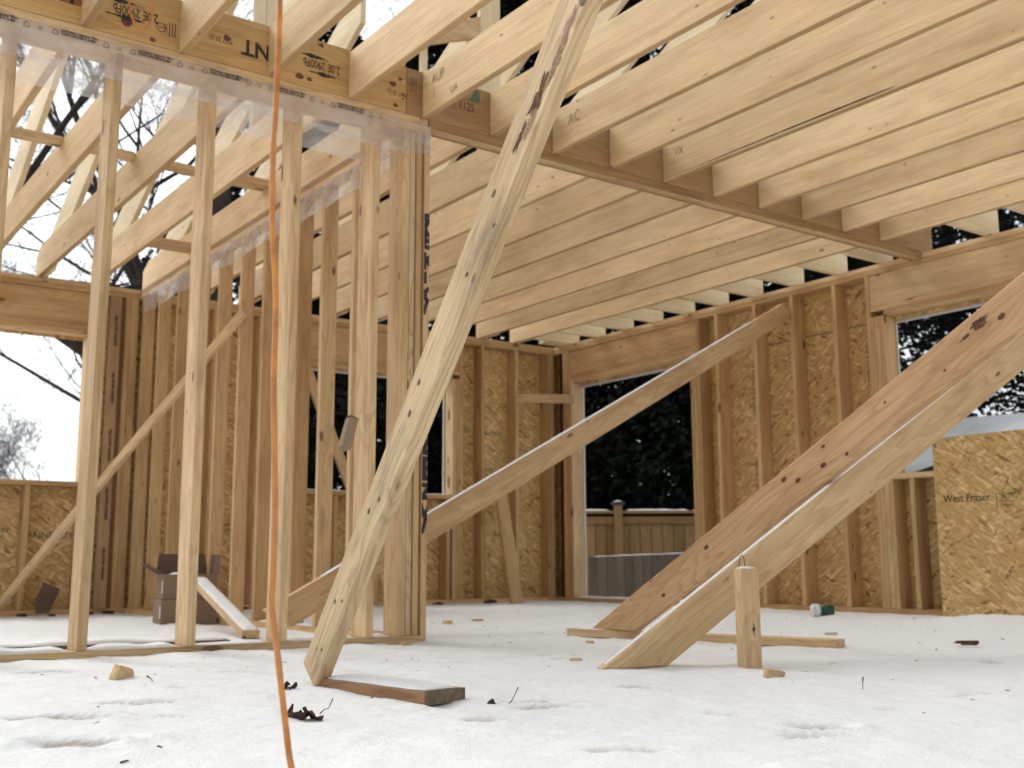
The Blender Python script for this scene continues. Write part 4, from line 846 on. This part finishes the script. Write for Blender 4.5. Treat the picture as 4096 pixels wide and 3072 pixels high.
ho = thing('neighbour_house', 'neighbouring house with a dark gable and snow covered roof seen through the right window', 'house', (13, 4, -.8))
def quad_slab(name, pts, th, mat):
    bm = bmesh.new(); P = [V(p) for p in pts]; n = (P[1] - P[0]).cross(P[2] - P[0]).normalized()
    if n.z < 0: n = -n
    a = [bm.verts.new(p) for p in P]; b_ = [bm.verts.new(p - n * th) for p in P]
    bm.faces.new(a); bm.faces.new(b_[::-1])
    for i in range(4): bm.faces.new((a[i], b_[i], b_[(i + 1) % 4], a[(i + 1) % 4]))
    bmesh.ops.recalc_face_normals(bm, faces=bm.faces); return put(name, mesh_from(bm), mat, None, ho)
def ray(px, py, d): return CAM + (cf + cr * ((px - 2048) / 4394.26) + cu * ((1536 - py) / 4394.26)) * d
A_, B_, C_, D_ = ray(3590, 1882, 15), ray(4160, 1668, 13.5), ray(4330, 1632, 17.5), ray(3842, 1672, 19)
quad_slab('roof', (A_, B_, C_, D_), .10, M_snowc)
dn = V((0, 0, -.11)); quad_slab('fascia', (A_ + dn, B_ + dn, C_ + dn, D_ + dn), .05, M_dark)
def wall_q(p, q, z0):
    bm = bmesh.new(); d = (q - p).normalized(); n = V((-d.y, d.x, 0)).normalized() * .15
    a = [p, q, V((q.x, q.y, z0)), V((p.x, p.y, z0))]; va = [bm.verts.new(v) for v in a]; vb = [bm.verts.new(v + n) for v in a]
    bm.faces.new(va); bm.faces.new(vb[::-1])
    for i in range(4): bm.faces.new((va[i], vb[i], vb[(i + 1) % 4], va[(i + 1) % 4]))
    bmesh.ops.recalc_face_normals(bm, faces=bm.faces); put('gable_wall', mesh_from(bm), M_dark, None, ho)
ins = (C_ - B_).normalized() * .35 + V((0, 0, -.17))
wall_q(A_ + (D_ - A_).normalized() * .3 + V((0, 0, -.17)), B_ + ins, -.9); wall_q(B_ + ins, C_ + V((0, 0, -.2)), -.9)

# ------------------------------------------------------------------ trees
def evergreen_mesh(seed, H, R, n, gap):
    r = random.Random(seed); vs = []; fs = []
    while len(fs) < n:
        h = r.random() ** 0.85; z = H * (.04 + .96 * h); prof = R * (1 - h) ** .62 * (.75 + .25 * math.sin(h * 21 + seed)) + .25
        a = r.random() * 6.283; rr = prof * math.sqrt(r.random()) ** .55
        c = V((math.cos(a) * rr, math.sin(a) * rr, z - rr * .18))
        if noise.noise(c * .85 + V((seed * 5, 0, 0))) + .35 * noise.noise(c * 2.6) > gap: continue
        s = r.uniform(.05, .13); d = V((math.cos(a) * .8 + r.uniform(-.5, .5), math.sin(a) * .8 + r.uniform(-.5, .5), r.uniform(-.9, .15))).normalized()
        sd_ = d.cross(V((r.uniform(-1, 1), r.uniform(-1, 1), r.uniform(-1, 1)))).normalized() * s * .45; L = d * s * 1.7; b = len(vs)
        vs += [c - sd_ * .4, c + L * .5 - sd_, c + L, c + L * .5 + sd_]; fs.append((b, b + 1, b + 2, b + 3))
    me = bpy.data.meshes.new('crown'); me.from_pydata([tuple(v) for v in vs], [], fs); me.materials.append(M_ever); return me
def trunk_mesh(seed, H, r0):
    r = random.Random(seed); bm = bmesh.new()
    add_tube(bm, [V((r.uniform(-.05, .05) * i, r.uniform(-.05, .05) * i, H * i / 6)) for i in range(7)], [r0 * (1 - i / 7) + .02 for i in range(7)], 8)
    for i in range(34):
        z = H * (.06 + .85 * i / 34); a = i * 2.4; L = (1 - z / H) ** .6 * 2.3
        add_tube(bm, [V((0, 0, z)), V((math.cos(a) * L * .5, math.sin(a) * L * .5, z + .1)), V((math.cos(a) * L, math.sin(a) * L, z - .1))], [r0 * .22, r0 * .14, .01], 4)
    return mesh_from(bm, smooth=True)
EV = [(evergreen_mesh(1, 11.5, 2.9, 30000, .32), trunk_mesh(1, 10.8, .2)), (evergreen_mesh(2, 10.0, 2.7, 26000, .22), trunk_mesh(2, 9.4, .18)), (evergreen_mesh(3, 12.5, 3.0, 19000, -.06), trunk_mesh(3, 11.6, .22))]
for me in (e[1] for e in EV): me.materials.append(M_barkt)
# yaw (deg), distance, mesh, scale, label
TR = [(18.3, 30, 2, .85, 'sparse far evergreen low behind the left room joists'), (22.5, 21, 2, .92, 'sparse dark evergreen left of the cross partition, sky showing through'), (26, 19, 0, .95, 'dark evergreen behind the left end of the middle window'), (29.5, 20, 1, 1.1, 'dark evergreen behind the middle window, darkest of the row'),
      (33, 18, 0, 1.0, 'dark evergreen behind the right end of the middle window'), (36.5, 19.5, 0, 1.05, 'dark evergreen behind the far corner of the building'), (40, 17.5, 1, 1.05, 'dark evergreen left of the doorway view'),
      (43.2, 18.5, 0, 1.05, 'dark evergreen filling the middle of the doorway view'), (46.5, 17, 1, 1.0, 'dark evergreen right of the doorway view'), (50, 20, 0, 1.05, 'dark evergreen behind the right wall, between doorway and window'),
      (54.2, 23, 2, 1.0, 'airy dark evergreen at the left of the right window, bright sky gaps'), (58, 26, 2, 1.1, 'airy dark evergreen in the middle of the right window above the snowy roof'), (62.5, 24, 2, 1.1, 'airy dark evergreen at the right edge above the snowy roof')]
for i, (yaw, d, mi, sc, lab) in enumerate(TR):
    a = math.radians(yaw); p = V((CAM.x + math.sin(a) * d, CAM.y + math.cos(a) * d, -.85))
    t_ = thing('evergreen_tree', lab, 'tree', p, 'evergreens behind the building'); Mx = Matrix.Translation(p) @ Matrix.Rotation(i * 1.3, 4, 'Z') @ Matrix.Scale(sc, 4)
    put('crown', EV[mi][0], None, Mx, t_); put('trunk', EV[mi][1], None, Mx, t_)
def bare_tree(loc, H, r0, seed, label, mat=M_barkt, depth=6, spread=.5, name='bare_tree', lean=(0, 0), first=.35):
    r = random.Random(seed); t_ = thing(name, label, 'tree' if name == 'bare_tree' else 'shrub', loc); bt = bmesh.new(); bb_ = bmesh.new()
    def grow(p, d, L, rad, lv):
        bm_ = bt if lv <= 1 else bb_; pts = [p]; n = 4 if lv < 3 else 3; dd = V(d)
        for i in range(n):
            dd = (dd + V((r.gauss(0, .13), r.gauss(0, .13), r.gauss(0, .07) + .03))).normalized(); pts.append(pts[-1] + dd * L / n)
        add_tube(bm_, pts, [rad * (1 - .42 * i / n) for i in range(n + 1)], 8 if lv < 2 else (5 if lv < 4 else 3))
        if lv >= depth: return
        k = 3 if lv in (0,) else r.choice((2, 3, 3))
        for j in range(k + (1 if lv in (1, 2, 3, 4, 5) else 0)):
            i = n if j < 2 else r.randint(1, n); nd = (dd + V((r.gauss(0, spread), r.gauss(0, spread), r.gauss(.06, spread * .7)))).normalized()
            if lv <= 1 and name == 'bare_tree': nd.z = max(nd.z, .25); nd.normalize()
            grow(pts[i], nd, L * r.uniform(.60, .80), max(.0035, rad * (.52 if j < 2 else .36)), lv + 1)
    base = V(loc); grow(base, V((lean[0], lean[1], 1)).normalized(), H * first, r0, 0)
    put('trunk', mesh_from(bt, smooth=True), mat, None, t_); put('branches', mesh_from(bb_, smooth=True), M_branch if name == 'bare_tree' else M_shrub, None, t_); return t_
def dirp(yaw, d): a = math.radians(yaw); return V((CAM.x + math.sin(a) * d, CAM.y + math.cos(a) * d, -.85))
T1 = bare_tree(dirp(18.9, 17), 13, .22, 12, 'thick dark bare tree behind the left room joists', lean=(.02, 0), depth=7, first=.36)
T2 = bare_tree(dirp(5.0, 22), 13, .16, 23, 'slender bare tree at the left, fine twigs against the sky', depth=7, first=.46)
T3 = bare_tree(dirp(24.5, 22), 15, .22, 31, 'tall bare tree rising above the yellow beam', depth=7, first=.40)
bare_tree(dirp(14.2, 28), 9.5, .07, 5, 'low grey shrub seen at the bottom of the left window opening', M_shrub, 7, .5, 'bare_shrub', first=.2)
def copy_tree(src, p, rot, sc, label):
    o = src.copy(); C.objects.link(o); Mx = Matrix.Translation(p) @ Matrix.Rotation(rot, 4, 'Z') @ Matrix.Scale(sc, 4) @ Matrix.Translation(-V(src.location))
    o.location = p; WM[o] = Matrix.Translation(p); o['label'] = label; o['group'] = 'bare trees beyond the left room'
    for ch in [c for c in list(C.objects) if c.parent == src]:
        c = ch.copy(); C.objects.link(c); c.parent = o; c.matrix_basis = WM[o].inverted() @ Mx
for t_ in (T1, T2, T3): t_['group'] = 'bare trees beyond the left room'
copy_tree(T3, dirp(6.5, 34), 2.0, 1.15, 'distant bare tree just left of the left window opening')
copy_tree(T2, dirp(21.5, 28), 4.0, 1.25, 'distant bare tree right of the thick dark one')
# leaning trunks just outside the middle window
lt = tube('mossy_tree', [(1.9, 7.5, -.8), (1.95, 7.6, 1.4), (1.85, 7.9, 4.0), (1.9, 8.2, 7.0)], [.22, .2, .18, .12], M_barkt); tag(lt, 'mossy dark tree just outside the middle window', 'tree')
tl = tube('teal_strap', [(1.25, 6.1, 1.65), (1.62, 6.0, 1.80)], .02, M_teal); tag(tl, 'short teal strap outside the middle window', 'strap')
